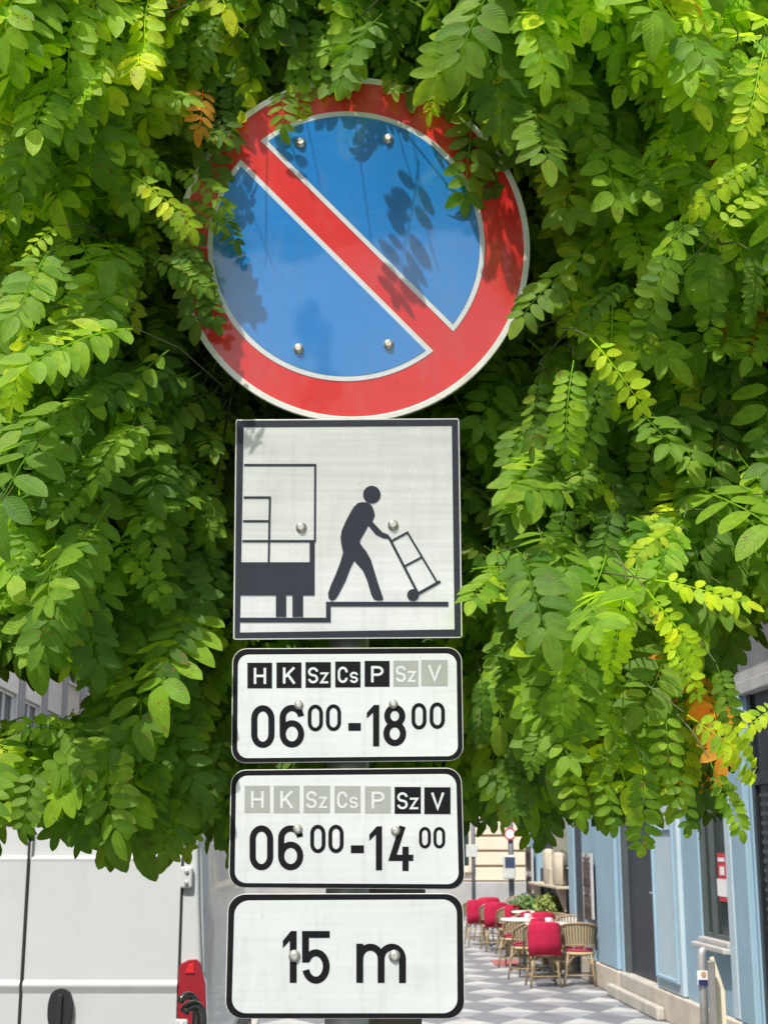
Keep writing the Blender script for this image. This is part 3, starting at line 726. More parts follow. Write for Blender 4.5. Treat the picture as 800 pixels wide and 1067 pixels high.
for pts in ([(75, 168), (303, 168), (302, 415)], [(74, 272), (158, 272), (154, 482)], [(72, 348), (156, 348)], [(70, 412), (300, 412)]): D1 += .00006; stroke(m, pts, t_, f2, D0, D1)
m.prism([(66, 480), (285, 480), (285, 416), (301, 416), (301, 586), (264, 586), (264, 655), (230, 655), (230, 586), (210, 586), (210, 655), (177, 655), (177, 586), (63, 586)], f2, D0, D1+.0002)
m.build('lorry_symbol', M['ink_frame'], lp)
m = MB(); stroke(m, [(61, 665), (345, 665), (345, 614), (729, 614)], 15, f2, D0, D1); m.build('ground_line', M['ink_frame'], lp)
man = [(455, 287), (472, 289), (485, 300), (491, 315), (494, 330), (488, 344), (486, 350), (518, 384), (536, 391), (541, 398), (536, 404), (520, 402), (497, 391), (473, 362), (446, 410), (447, 421), (467, 446), (482, 474), (493, 510), (505, 550), (521, 596), (518, 602), (503, 603), (490, 598), (482, 583), (468, 535), (455, 506), (428, 475), (415, 500), (400, 540), (375, 588), (366, 600), (355, 603), (346, 596), (344, 580), (352, 556), (368, 520), (382, 484), (392, 450), (386, 420), (384, 400), (388, 378), (400, 350), (413, 325), (426, 303), (440, 290)]
m = MB(); m.prism(man, f2, D0, D1); D1 += .0001; m.prism([(484+28*math.cos(q), 263+28*math.sin(q)) for q in [2*math.pi*i/32 for i in range(32)]], f2, D0, D1); m.build('man_symbol', M['ink_frame'], lp)
m = MB()
stroke(m, [(526, 396), (540, 402), (632, 580)], 8, f2, D0, D1); stroke(m, [(547, 412), (598, 384), (692, 542)], 6, f2, D0, D1+.0001); stroke(m, [(590, 492), (645, 463)], 6, f2, D0, D1+.0002)
stroke(m, [(630, 582), (703, 541)], 9, f2, D0, D1+.0003); m.prism([(616+19*math.cos(q), 585+19*math.sin(q)) for q in [2*math.pi*i/24 for i in range(24)]], f2, D0, D1+.0004)
m.build('trolley_symbol', M['ink_frame'], lp)
bolts(lp, [Z2(258, 368), Z2(552, 360)], YS-.001, .0078)
band_clamp(P(362, 520, YS).z, lp); band_clamp(P(362, 610, YS).z, lp)

# ---------------------------------------------------------------- three lower plates
def plate(name, lab, qo, qi, ro, ri):
    b = bil(qo, .5, 1); r = plate_root(name, b[0], b[1], lab)
    m = MB(); m.prism(rrect(qo, ro), fn, 0, -.003); m.build('panel', M['film_rim'], r, bevel=.0008)
    qi = [bil(qi, a, b_) for a, b_ in ((.003, .006), (.997, .006), (.997, .994), (.003, .994))]
    q2 = [bil(qo, a, b_) for a, b_ in ((.0035, .006), (.9965, .006), (.9965, .994), (.0035, .994))]
    m = MB(); m.prism(rrect(q2, ro*.93), fn, .0002, .0006); m.build('border', M['ink'], r)
    m = MB(); m.prism(rrect(qi, ri), fn, .0008, .0012); m.build('field', M['film_white'], r)
    return r
E0, E1 = .0013, .0017; G0, G1 = .0018, .0021
def day_row(root, boxes, Z, act):
    f = zf(Z); mb = {True: MB(), False: MB()}; ml = MB()
    for i, (a, b, c, d) in enumerate(boxes):
        mb[i in act].prism([(a, b), (c, b), (c, d), (a, d)], f, E0, E1)
        W_, H_ = c-a, d-b; ty, by = b+H_*.2, d-H_*.17; t = 8 if i not in () else 8
        s = 'H K Sz Cs P Sz V'.split()[i]
        if len(s) == 1: write(ml, s, (a+W_*.26, ty, a+W_*.76, by), t, f, G0, G1)
        else:
            write(ml, s[0], (a+W_*.10, ty, a+W_*.50, by), t-.5, f, G0, G1); write(ml, s[1], (a+W_*.58, b+H_*.40, a+W_*.90, by), t-1.5, f, G0, G1)
    mb[True].build('active_day_boxes', M['ink'], root); mb[False].build('faded_day_boxes', M['ink_grey'], root); ml.build('day_letters', M['film_white'], root)
def numerals(root, items, Z):
    f = zf(Z); m = MB()
    for k, (ch, a, b, c, d, t) in enumerate(items): write(m, ch, (a, b, c, d), t, f, E0, E1)
    m.build('numerals', M['ink'], root)
p1 = plate('weekday_hours_plate', 'white rounded plate reading 06 00 to 18 00 with the first five day boxes black',
           [Z3(38, 33), Z3(772, 29), Z3(778, 393), Z3(34, 401)], [Z3(54, 51), Z3(757, 47), Z3(762, 380), Z3(51, 387)], 15, 11)
day_row(p1, [(86, 79, 165, 161), (179, 78, 259, 160), (272, 77, 353, 159), (367, 75, 448, 158), (461, 73, 541, 156), (553, 72, 633, 155), (642, 70, 727, 153)], Z3, (0, 1, 2, 3, 4))
numerals(p1, [('0', 98, 215, 173, 352, 20), ('6', 189, 214, 268, 351, 20), ('0', 279, 213, 328, 299, 12), ('0', 337, 212, 386, 298, 12), ('-', 409, 272, 449, 297, 25),
              ('1', 468, 214, 508, 347, 20), ('8', 521, 213, 594, 346, 20), ('0', 611, 208, 659, 293, 12), ('0', 669, 206, 718, 291, 12)], Z3)
bolts(p1, [Z3(250, 214), Z3(553, 211)], YS-.0015, .0065)
p2_ = plate('weekend_hours_plate', 'white rounded plate reading 06 00 to 14 00 with the last two day boxes black',
            [Z3(33, 422), Z3(771, 415), Z3(783, 806), Z3(25, 800)], [Z3(48, 439), Z3(756, 433), Z3(765, 791), Z3(43, 787)], 16, 12)
day_row(p2_, [(77, 473, 158, 559), (170, 473, 253, 560), (266, 473, 350, 560), (365, 474, 448, 560), (462, 475, 545, 561), (557, 477, 641, 563), (652, 478, 736, 564)], Z3, (5, 6))
numerals(p2_, [('0', 93, 600, 169, 744, 20), ('6', 184, 600, 265, 744, 20), ('0', 287, 598, 336, 689, 12.5), ('0', 345, 598, 394, 689, 12.5), ('-', 417, 664, 459, 689, 25),
               ('1', 476, 603, 517, 744, 20), ('4', 539, 603, 617, 746, 20), ('0', 635, 605, 673, 674, 10), ('0', 681, 605, 719, 674, 10)], Z3)
bolts(p2_, [Z3(247, 612), Z3(560, 617)], YS-.0015, .0065)
p3_ = plate('distance_plate', 'white rounded plate reading 15 m at the bottom of the pole',
            [Z4(144, 178), Z4(756, 177), Z4(761, 504), Z4(136, 504)], [Z4(160, 194), Z4(741, 191), Z4(743, 491), Z4(152, 491)], 19, 15)
numerals(p3_, [('1', 287, 275, 323, 410, 18), ('5', 337, 275, 409, 412, 18), ('m', 478, 308, 607, 410, 18)], Z4)
bolts(p3_, [Z4(317, 340), Z4(577, 340)], YS-.0015, .008)
for root, py in ((p1, 735), (p2_, 862), (p3_, 1000)): band_clamp(P(362, py, YS).z, root)

# ---------------------------------------------------------------- cafe furniture
M['rattan'] = mat('rattan', (.45, .34, .18), .6, .2, 30, bump=.3)
M['bamboo'] = mat('bamboo', (.30, .22, .12), .5, .25, 25)
M['red_cloth'] = mat('red_fleece', (.40, .005, .042), .95, .15, 14, bump=.5, bscale=120)
M['cushion'] = mat('cushion_cloth', (.42, .04, .09), .9, .15, 10, bump=.3)
M['marble'] = mat('table_marble', (.70, .68, .64), .35, .08, 8)
M['iron'] = mat('cast_iron', (.03, .03, .032), .5, .2, 10)
def weave_mat(name, c0, c1, freq):
    m = bpy.data.materials.new(name); m.use_nodes = True; t = m.node_tree; b = t.nodes['Principled BSDF']
    tc = t.nodes.new('ShaderNodeTexCoord'); sp = t.nodes.new('ShaderNodeSeparateXYZ'); t.links.new(tc.outputs['Object'], sp.inputs[0])
    ang = mth(t, 'ARCTAN2', sp.outputs[0], mth(t, 'MULTIPLY', sp.outputs[1], -1))
    s1 = mth(t, 'SINE', mth(t, 'MULTIPLY', ang, freq)); s2 = mth(t, 'SINE', mth(t, 'MULTIPLY', sp.outputs[2], 260))
    k = mth(t, 'ADD', mth(t, 'MULTIPLY', s1, .8), mth(t, 'MULTIPLY', s2, .35)); fac = mth(t, 'GREATER_THAN', k, -.25)
    t.links.new(node_mix(t, fac, c0, c1), b.inputs['Base Color']); b.inputs['Roughness'].default_value = .6
    bp = t.nodes.new('ShaderNodeBump'); bp.inputs['Strength'].default_value = .6; bp.inputs['Distance'].default_value = .01
    t.links.new(k, bp.inputs['Height']); t.links.new(bp.outputs[0], b.inputs['Normal']); return m
M['weave'] = weave_mat('rattan_weave', (.09, .06, .035), (.42, .33, .19), 34)
M['weave_bw'] = weave_mat('striped_weave', (.10, .09, .07), (.72, .69, .60), 30)
def arc3(r, a0, a1, z0, z1, n=16, ell=.9):
    return [Vector((r*math.sin(math.radians(a0+(a1-a0)*i/n)), -r*ell*math.cos(math.radians(a0+(a1-a0)*i/n)), z0+(z1-z0)*i/n)) for i in range(n+1)]
def make_chair(wv):
    r = empty('bistro_chair', (0, 0, 0), 'x', 'chair', 'wicker chairs at the pavement cafe')
    MB().lathe([(.20, .42), (.225, .43), (.23, .45), (.20, .465)], n=24).build('seat', M['rattan'], r)
    MB().lathe([(.17, .466), (.205, .475), (.205, .50), (.16, .515)], n=24).build('cushion', M['cushion'], r)
    for sx in (-1, 1):
        for sy in (-1, 1):
            MB().tube([(sx*.16, sy*.16, .43), (sx*.185, sy*.185, .2), (sx*.215, sy*.21, 0)], [.017, .016, .015], 8).build('leg', M['bamboo'], r)
    m = MB(); 
    q = [(-.19, -.19), (.19, -.19), (.19, .19), (-.19, .19)]
    for i in range(4):
        a, b = q[i], q[(i+1) % 4]; m.tube([(*a, .15), (*b, .15)], .009, 6)
        mx_, my_ = (a[0]+b[0])/2, (a[1]+b[1])/2
        m.tube([(a[0]*1.0, a[1]*1.0, .20), (a[0]*.9+mx_*.1, a[1]*.9+my_*.1, .3), (a[0]*.45+mx_*.55, a[1]*.45+my_*.55, .40), (mx_, my_, .42)], .008, 6)
        m.tube([(b[0]*1.0, b[1]*1.0, .20), (b[0]*.9+mx_*.1, b[1]*.9+my_*.1, .3), (b[0]*.45+mx_*.55, b[1]*.45+my_*.55, .40), (mx_, my_, .42)], .008, 6)
    m.build('brace', M['bamboo'], r)
    # tub back
    m = MB(); n = 24; vs = []; 
    def edge(a): return .86-.17*(abs(a)/115)**2.2
    for k, z_ in enumerate((0, .33, .66, 1)):
        for i in range(n+1):
            a = -115+230*i/n; zt_ = edge(a); z = .56+(zt_-.56)*z_; rr = .235+.035*z_
            for dr in (0, -.012): vs.append(Vector(((rr+dr)*math.sin(math.radians(a)), -(rr+dr)*.92*math.cos(math.radians(a)), z)))
    f = []; st_ = 2*(n+1)
    for k in range(3):
        for i in range(n):
            for o in (0, 1):
                a = k*st_+2*i+o; f.append((a, a+2, a+2+st_, a+st_))
    m.add(vs, f, True); m.build('backrest', wv, r, fixn=False)
    rim = []; low = []
    for i in range(n+1):
        a = -115+230*i/n; rim.append(Vector((.268*math.sin(math.radians(a)), -.268*.92*math.cos(math.radians(a)), edge(a)))); low.append(Vector((.235*math.sin(math.radians(a)), -.235*.92*math.cos(math.radians(a)), .56)))
    m = MB(); m.tube([Vector((rim[0].x, rim[0].y+.02, .47))]+rim+[Vector((rim[-1].x, rim[-1].y+.02, .47))], .016, 8); m.tube(low, .010, 6)
    for a in (-60, -20, 20, 60): m.tube([(.205*math.sin(math.radians(a)), -.19*math.cos(math.radians(a)), .45), (.235*math.sin(math.radians(a)), -.216*math.cos(math.radians(a)), .57)], .011, 6)
    m.build('back_frame', M['bamboo'], r)
    return r
def make_blanket():
    r = MB(); n = 14; vs = []; prof = [(-.026, .44), (-.034, .62), (-.03, .76), (-.024, .865), (-.005, .885), (.02, .878), (.032, .82), (.036, .70)]
    rn = random.Random(2)
    for (d, z) in prof:
        for i in range(n+1):
            a = -50+100*i/n; rr = .268-d+.009*math.sin(a*.22+z*9)
            vs.append(Vector((rr*math.sin(math.radians(a)), -rr*.92*math.cos(math.radians(a)), z-.04*(abs(a)/50)**3*.6)))
    f = [(k*(n+1)+i, k*(n+1)+i+1, (k+1)*(n+1)+i+1, (k+1)*(n+1)+i) for k in range(len(prof)-1) for i in range(n)]
    r.add(vs, f, True); o = r.build('red_blanket', M['red_cloth'])
    md = o.modifiers.new('thick', 'SOLIDIFY'); md.thickness = .009; md.offset = 0
    return o
c_rattan = make_chair(M['weave']); c_bw = make_chair(M['weave_bw']); blk = make_blanket()
used = set()
def put_chair(px, Y, rz, lab, src=0, blanket=None):
    base = (c_rattan, c_bw)[src]; x = XY(px, Y, 0)
    o = base if src not in used else copy_tree(base); used.add(src)
    o.location = (x, Y, 0); o.rotation_euler = (0, 0, math.radians(rz)); o.scale = (.94, .94, .93); o['label'] = lab
    if blanket:
        b = blk if 'b' not in used else blk.copy()
        if 'b' in used: COL.objects.link(b)
        used.add('b'); b.location = o.location; b.rotation_euler = o.rotation_euler; b.scale = o.scale
        setp(b, blanket, 'blanket', 'red blankets hung over the chair backs')
YC = PG(563, 1028).y
put_chair(566, YC, 4, 'wicker chair under the nearest red blanket, left of the bare cane-backed chair', 0, 'bright red blanket on the nearest chair, facing the viewer squarely')
put_chair(604, YC+.15, -6, 'nearest bare cane-backed wicker chair with a red cushion, beside the blue wall', 0)
put_chair(598, YC+1.7, 170, 'cream and black striped wicker chair behind the nearest bare cane chair', 1)
put_chair(549, YC+1.15, 62, 'wicker chair with red blanket turned to the table just left of the nearest one', 0, 'crimson blanket on the chair turned sideways behind the nearest one')
put_chair(561, YC+2.7, 12, 'wicker chair with red blanket directly behind the first table', 0, 'red blanket peeping over the nearest blanket, behind the first table')
YF = 24.6
put_chair(533, YF, 25, 'wicker chair with slanted red blanket at the right of the far group', 0, 'slanted red blanket at the right of the far group')
put_chair(515, YF+1.0, 10, 'wicker chair with red blanket in the middle of the far group', 0, 'red blanket in the middle of the far group')
put_chair(497, YF+2.2, 8, 'leftmost wicker chair with red blanket in the far group', 0, 'leftmost red blanket of the far group')
put_chair(507, YF+3.4, 14, 'wicker chair with red blanket behind the middle of the far group', 0, 'red blanket partly hidden behind the middle of the far group')
put_chair(584, YC+2.4, 190, 'bare wicker chair against the wall behind the nearest striped chair', 0)
put_chair(536, YC+3.0, 70, 'wicker chair with red blanket turned sideways between the two tables', 0, 'crimson blanket turned sideways midway along the cafe')
put_chair(551, YF+1.4, 175, 'bare wicker chair beside the low green planter', 1)
put_chair(541, YF+4.2, 170, 'striped wicker chair at the very back of the cafe row', 1)
def make_table():
    r = empty('bistro_table', (0, 0, 0), 'x', 'table', 'bistro tables between the wicker chairs')
    MB().lathe([(.30, .72), (.345, .722), (.35, .735), (.345, .75), (.30, .752)], n=32).build('tabletop', M['marble'], r)
    MB().lathe([(.03, .05), (.022, .15), (.022, .6), (.05, .70), (.12, .718)], n=16).build('column', M['iron'], r)
    m = MB()
    for k in range(3):
        q = 2*math.pi*k/3+.5; m.tube([(0, 0, .1), (.15*math.cos(q), .15*math.sin(q), .07), (.26*math.cos(q), .26*math.sin(q), .012)], [.02, .016, .014], 8)
    m.build('foot', M['iron'], r); return r
tb = make_table()
for i, (px, Y, lab) in enumerate(((574, YC+.95, 'nearest round pale bistro table, in front of the two nearest chairs'), (547, YC+2.1, 'round pale bistro table just left behind the nearest red blanket'),
                                  (524, YF+1.7, 'round pale bistro table among the far red chairs'), (556, YF-1.0, 'round pale bistro table between the near and far chairs'))):
    o = tb if i == 0 else copy_tree(tb); o.location = (XY(px, Y, 0), Y, 0); o['label'] = lab
M['cup'] = mat('glazed_cup', (.75, .74, .7), .3, .03)
for i, (px, Y, lab, cat) in enumerate(((571, YC+.9, 'small white cup on the nearest bistro table', 'cup'), (549, YC+2.1, 'small white cup on the table left behind the nearest red blanket', 'cup'))):
    x = XY(px, Y, .75); c = empty('cup', (x, Y, .752), lab, cat, 'cups left on the bistro tables')
    MB().lathe([(.02, .753), (.036, .76), (.042, .82), (.038, .82), (.03, .765)], (x, Y, 0), 16).build('bowl', M['cup'], c)
    MB().tube([(x+.04, Y, .775), (x+.062, Y, .78), (x+.062, Y, .805), (x+.04, Y, .81)], .005, 6).build('handle', M['cup'], c)
c = PG(528, 1003, .01); m = MB(); m.box(c.x-.22, c.x+.2, c.y-.5, c.y+.5, .002, .014)
setp(m.build('floor_mat', mat('faded_red_mat', (.34, .10, .10), .9, .2, 10, bump=.3), origin=(c.x, c.y, .002), bevel=.004), 'small faded red mat on the paving left of the nearest chairs', 'mat')
# potted plants
def leafball(m, c, rx, rz, n, size, rn):
    for _ in range(n):
        while True:
            p = Vector((rn.uniform(-1, 1), rn.uniform(-1, 1), rn.uniform(-1, 1)))
            if .25 < p.length < 1: break
        p = Vector((c[0]+p.x*rx, c[1]+p.y*rx, c[2]+p.z*rz*(1 if p.z > 0 else .7)))
        d = Vector((rn.gauss(0, 1), rn.gauss(0, 1), rn.gauss(.4, .8))).normalized(); e = d.orthogonal().normalized()*size*.32; s_ = size*rn.uniform(.6, 1.3)
        m.add([p, p+d*s_*.5+e, p+d*s_, p+d*s_*.5-e], [(0, 1, 2, 3)])
M['bush'] = mat('bush_leaf', (.10, .19, .04), .6, .5, 6); M['bush2'] = mat('bush_leaf_yellow', (.22, .27, .06), .6, .5, 6)
M['terra'] = mat('planter_brown', (.10, .08, .06), .8, .2, 8)
rn = random.Random(8)
for px, Y, top, rx, mt, lab, k in ((576, YC+3.4, 1.08, .27, 'bush2', 'yellow-green bush in a pot beside the striped chair', 'round'), (548, YF-.1, .98, .30, 'bush', 'low dark green bush in a box planter in the far group', 'box')):
    x = XY(px, Y, 0); e = empty('potted_plant', (x, Y, 0), lab, 'plant', 'potted plants at the cafe')
    if k == 'round': MB().lathe([(.15, 0), (.19, .5), (.21, .52), (.21, .56), (.18, .56)], (x, Y, 0), 20).build('pot', M['terra'], e)
    else: MB().box(x-.3, x+.3, Y-.2, Y+.2, 0, .6).build('pot', M['terra'], e, bevel=.02)
    m = MB(); leafball(m, (x, Y, top-.26), rx, .26, 900, .07, rn); m.build('foliage', M[mt], e, fixn=False)
    m = MB()
    for q in range(6): m.tube([(x, Y, .5), (x+rn.uniform(-.15, .15), Y+rn.uniform(-.15, .15), top-.2)], .006, 5)
    m.build('stem', M['terra'], e)

# ---------------------------------------------------------------- poles and meter at the far end
M['dark_pole'] = mat('dark_pole', (.09, .10, .12), .5, .1)
M['meter'] = mat('meter_grey', (.52, .54, .50), .5, .1, 8); M['screen'] = mat('meter_screen', (.05, .07, .12), .2, .1)
Y = 31.0; x = XY(533, Y, 1.2)
e = empty('parking_meter', (x, Y, 0), 'grey box with a dark screen on a dark post before the cream building', 'parking meter')
MB().tube([(x, Y+.12, 0), (x, Y+.12, 2.35)], .06, 14).build('post', M['dark_pole'], e)
zt_, zb_ = P(533, 891, Y).z, P(533, 916, Y).z
xs = XY(526-2, Y, 1.3), XY(536.5, Y, 1.3)
MB().box(xs[0], xs[1], Y-.12, Y+.05, zb_, zt_).build('housing', M['meter'], e, bevel=.03)
MB().box(xs[0]+.03, xs[1]-.02, Y-.128, Y-.121, zb_+.47*(zt_-zb_), zt_-.04).build('screen', M['screen'], e, bevel=.003)
c = Vector((XY(531, Y, 2.1), Y+.03, P(531, 869, Y).z))
sg = empty('round_sign', (c.x, c.y, c.z-.2), 'small round white sign with a red rim above the parking meter', 'traffic sign')
MB().lathe([(.13, 0), (.13, -.015)], c, 24, 'y').build('rim', M['sticker_red'], sg); MB().lathe([(.095, -.016), (.095, -.02)], c, 24, 'y').build('field', M['paper'], sg)
Y = 34.0; x = XY(493, Y, 1.2)
e = empty('street_pole', (x, Y, 0), 'thin grey pole with a small white plate left of the parking meter', 'pole')
MB().tube([(x, Y, 0), (x, Y, 2.6)], .045, 12).build('shaft', M['dark_pole'], e)
z0, z1 = P(493, 893, Y).z, P(493, 880, Y).z
MB().box(x-.17, x+.1, Y-.07, Y-.05, z0, z1).build('plate', M['meter'], e, bevel=.01)
# post with badge, pillar and pale board by the near wall
Y = 12.6
p_t = P(730, 988, Y); x = p_t.x
e = empty('badge_post', (x, Y, 0), 'grey round-topped post with a white and navy badge near the blue wall', 'post')
m = MB(); m.tube([(x, Y, 0), (x, Y, p_t.z-.06), (x+.012, Y, p_t.z-.02), (x+.035, Y, p_t.z)], [.038, .038, .036, .024], 16); m.build('shaft', M['pole'], e)
z1, z0 = P(729, 1011, Y).z, P(729, 1026, Y).z
MB().box(x-.055, x+.05, Y-.05, Y-.042, z0, z1).build('badge', M['paper'], e, bevel=.003)
MB().box(x-.05, x+.046, Y-.055, Y-.0505, z0-.005, z0+.045).build('badge_band', mat('navy', (.02, .025, .10), .4), e)
MB().lathe([(.024, -.052), (.024, -.056)], (x-.002, Y, z0+.09), 16, 'y').build('badge_crest', mat('crest', (.45, .28, .14), .5), e)
Y = 12.25; pa = P(740, 1001, Y)
setp(MB().box(pa.x-.028, pa.x+.028, Y-.03, Y+.03, 0, pa.z).build('steel_pillar', mat('pillar_steel', (.36, .34, .31), .4, .12, 8, metal=.6), origin=(pa.x, Y, 0), bevel=.008), 'square grey steel pillar in front of the leaning pale board', 'pillar')
pb = [P(742, 998, Y+.12), P(755, 1033, Y+.12)]
m = MB(); m.prism([(pb[0].x-.02, pb[0].z), (pb[0].x+.01, pb[0].z+.01), (pb[1].x, pb[1].z), (pb[1].x+.0, 0), (pb[0].x-.02, 0)], lambda u, v, d: Vector((u, Y+.12+d, v)), 0, .03)
setp(m.build('pale_board', mat('pale_board', (.66, .60, .44), .7, .1), origin=(pb[0].x, Y+.12, 0), bevel=.004), 'pale slanted-top board leaning behind the steel pillar', 'board')
#TREE
# ---------------------------------------------------------------- tree: trunk, branches, crown of pinnate leaves
rng = np.random.default_rng(11)
def leaf_mat():
    m = bpy.data.materials.new('leaf'); m.use_nodes = True; t = m.node_tree; b = t.nodes['Principled BSDF']; o = t.nodes['Material Output']
    at = t.nodes.new('ShaderNodeAttribute'); at.attribute_name = 'tint'
    uv = t.nodes.new('ShaderNodeUVMap'); uv.uv_map = 'UVMap'
    sp = t.nodes.new('ShaderNodeSeparateXYZ'); t.links.new(uv.outputs[0], sp.inputs[0])
    u = sp.outputs[0]; v = mth(t, 'ABSOLUTE', mth(t, 'SUBTRACT', sp.outputs[1], .5))
    mid = mth(t, 'LESS_THAN', v, .028)
    veins = mth(t, 'SINE', mth(t, 'MULTIPLY', mth(t, 'SUBTRACT', u, mth(t, 'MULTIPLY', v, .55)), 58))
    vn = mth(t, 'MULTIPLY', mth(t, 'GREATER_THAN', veins, .90), .14)
    fac = mth(t, 'MAXIMUM', mth(t, 'MULTIPLY', mid, .4), vn)
    tc = t.nodes.new('ShaderNodeTexCoord'); n = t.nodes.new('ShaderNodeTexNoise'); n.inputs['Scale'].default_value = 60; n.inputs['Detail'].default_value = 5
    t.links.new(tc.outputs['Object'], n.inputs['Vector'])
    k = t.nodes.new('ShaderNodeMapRange'); k.inputs[1].default_value = .3; k.inputs[2].default_value = .7; k.inputs[3].default_value = .84; k.inputs[4].default_value = 1.16
    t.links.new(n.outputs['Fac'], k.inputs[0])
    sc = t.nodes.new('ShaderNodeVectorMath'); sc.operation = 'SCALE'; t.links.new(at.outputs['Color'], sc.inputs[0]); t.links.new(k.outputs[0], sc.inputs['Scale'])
    ad = t.nodes.new('ShaderNodeVectorMath'); ad.operation = 'MULTIPLY_ADD'; ad.inputs[1].default_value = (1.5, 1.35, 1.4); ad.inputs[2].default_value = (.03, .05, .02)
    t.links.new(sc.outputs[0], ad.inputs[0])
    n2 = t.nodes.new('ShaderNodeTexNoise'); n2.inputs['Scale'].default_value = 95; n2.inputs['Detail'].default_value = 3; t.links.new(tc.outputs['Object'], n2.inputs['Vector'])
    n3 = t.nodes.new('ShaderNodeTexNoise'); n3.inputs['Scale'].default_value = 9; t.links.new(tc.outputs['Object'], n3.inputs['Vector'])
    sp_ = mth(t, 'MULTIPLY', mth(t, 'GREATER_THAN', mth(t, 'ADD', n2.outputs['Fac'], mth(t, 'MULTIPLY', n3.outputs['Fac'], .35)), .86), .75)
    col0 = node_mix(t, fac, sc.outputs[0], ad.outputs[0])
    colr = node_mix(t, sp_, col0, (.20, .13, .04))
    geo = t.nodes.new('ShaderNodeNewGeometry')
    pale = t.nodes.new('ShaderNodeVectorMath'); pale.operation = 'MULTIPLY_ADD'; pale.inputs[1].default_value = (1, .95, 1.0); pale.inputs[2].default_value = (.012, .018, .008)
    t.links.new(colr, pale.inputs[0]); c2 = node_mix(t, geo.outputs['Backfacing'], colr, pale.outputs[0])
    t.links.new(c2, b.inputs['Base Color']); b.inputs['Roughness'].default_value = .5; b.inputs['Specular IOR Level'].default_value = .2
    bp = t.nodes.new('ShaderNodeBump'); bp.inputs['Strength'].default_value = .16; bp.inputs['Distance'].default_value = .002
    t.links.new(veins, bp.inputs['Height']); t.links.new(bp.outputs[0], b.inputs['Normal'])
    tr = t.nodes.new('ShaderNodeBsdfTranslucent'); tm = t.nodes.new('ShaderNodeVectorMath'); tm.operation = 'MULTIPLY'; tm.inputs[1].default_value = (2.9, 2.5, .8)
    t.links.new(colr, tm.inputs[0]); t.links.new(tm.outputs[0], tr.inputs['Color'])
    ms = t.nodes.new('ShaderNodeMixShader'); ms.inputs[0].default_value = .5
    t.links.new(b.outputs[0], ms.inputs[1]); t.links.new(tr.outputs[0], ms.inputs[2]); t.links.new(ms.outputs[0], o.inputs['Surface'])
    return m
M['leaf'] = leaf_mat()
M['bark'] = mat('bark', (.13, .10, .075), .9, .3, 6, bump=.8, bscale=25)

def template(pairs, k, droop, fold, seed, lscale=1.0, asym=.0):
    """one pinnate leaf of unit rachis length: x along, y across, z up; all quads"""
    r = np.random.default_rng(seed); V_, Q, UV = [], [], []
    N = 24; ts = np.linspace(0, 1, N); ang = droop*ts**1.3
    side = asym*np.sin(ts*3.0)
    px = np.cumsum(np.cos(ang))/N; pz = -np.cumsum(np.sin(ang))/N; py = np.cumsum(side)/N*.5
    def at_(s):
        return np.array([np.interp(s, ts, px), np.interp(s, ts, py), np.interp(s, ts, pz)])
    CF = []
    # rachis
    segs = 6 if k > 4 else 3; base = 0
    for i in range(segs+1):
        s = i/segs; c = at_(s); w = .0075*(1-.6*s)
        for dy, dz in ((-w, -w*.6), (w, -w*.6), (0, w)): V_.append(c+[0, dy, dz]); CF.append(1.)
    for i in range(segs):
        for j in range(3): Q.append((i*3+j, i*3+(j+1) % 3, i*3+3+(j+1) % 3, i*3+3+j)); UV += [(.5, .5)]*4
    ws = {7: ([0, .07, .2, .38, .58, .78, .92, 1], [.03, .52, .86, 1, .97, .74, .40, .04]), 4: ([0, .14, .45, .8, 1], [.05, .78, 1, .66, .04])}[k]
    for j in range(pairs*2+1):
        term = j == pairs*2
        if term: s, a, L_ = 1.0, r.normal(0, .08), .22
        else:
            i = j//2; s = .16+.80*i/(pairs-1) if pairs > 1 else .5
            s += r.normal(0, .006); a = (1 if j % 2 else -1)*(math.radians(72-22*(i/pairs)**2)+r.normal(0, .07))
            env = .78+.3*math.sin(math.pi*min(1, (i+.8)/pairs*.85)); L_ = .19*env*(1+r.normal(0, .06))
        if not term and r.random() < .04: continue
        if r.random() < .12: L_ *= r.uniform(.6, .9)
        L_ *= lscale; Wd = L_*(.255+r.normal(0, .014)); c = at_(min(s, 1))
        t = float(np.interp(s, ts, ang)); X = np.array([math.cos(t), 0, -math.sin(t)]); Zn = np.array([math.sin(t), 0, math.cos(t)]); Y_ = np.array([0, 1., 0])
        d = X*math.cos(a)+Y_*math.sin(a); n = Zn + r.normal(0, .11, 3); n -= d*n.dot(d)
        tilt = r.normal(-.10, .12); d2 = d*math.cos(tilt)+Zn*math.sin(tilt); n = np.cross(d2, np.cross(n, d2)); n /= np.linalg.norm(n); sd = np.cross(n, d2)
        b = len(V_); cur = r.uniform(.03, .22) if r.random() < .85 else r.uniform(.3, .6); cf_ = 1+r.normal(0, .13); cf_ += .25 if r.random() < .04 else 0; rol = r.normal(0, .16)
        for q, (u, w) in enumerate(zip(*ws)):
            pc_ = c + d2*(.012+u*L_) - n*cur*L_*u*u
            wob = 1+r.normal(0, .03)
            for m_, vv in ((-1, 0), (0, .5), (1, 1)):
                V_.append(pc_ + sd*m_*Wd*w*wob + n*((fold+m_*rol)*Wd*w if m_ else 0)); CF.append(cf_)
        for q in range(len(ws[0])-1):
            for h in (0, 1):
                a0 = b+q*3+h; Q.append((a0, a0+1, a0+4, a0+3))
                u0, u1 = ws[0][q], ws[0][q+1]; v0, v1 = h*.5, h*.5+.5
                UV += [(u0, v0), (u0, v1), (u1, v1), (u1, v0)]
    K_ = np.ones(len(V_)); K_[:] = np.array(CF)[:len(V_)]; return np.array(V_), np.array(Q), np.array(UV), K_
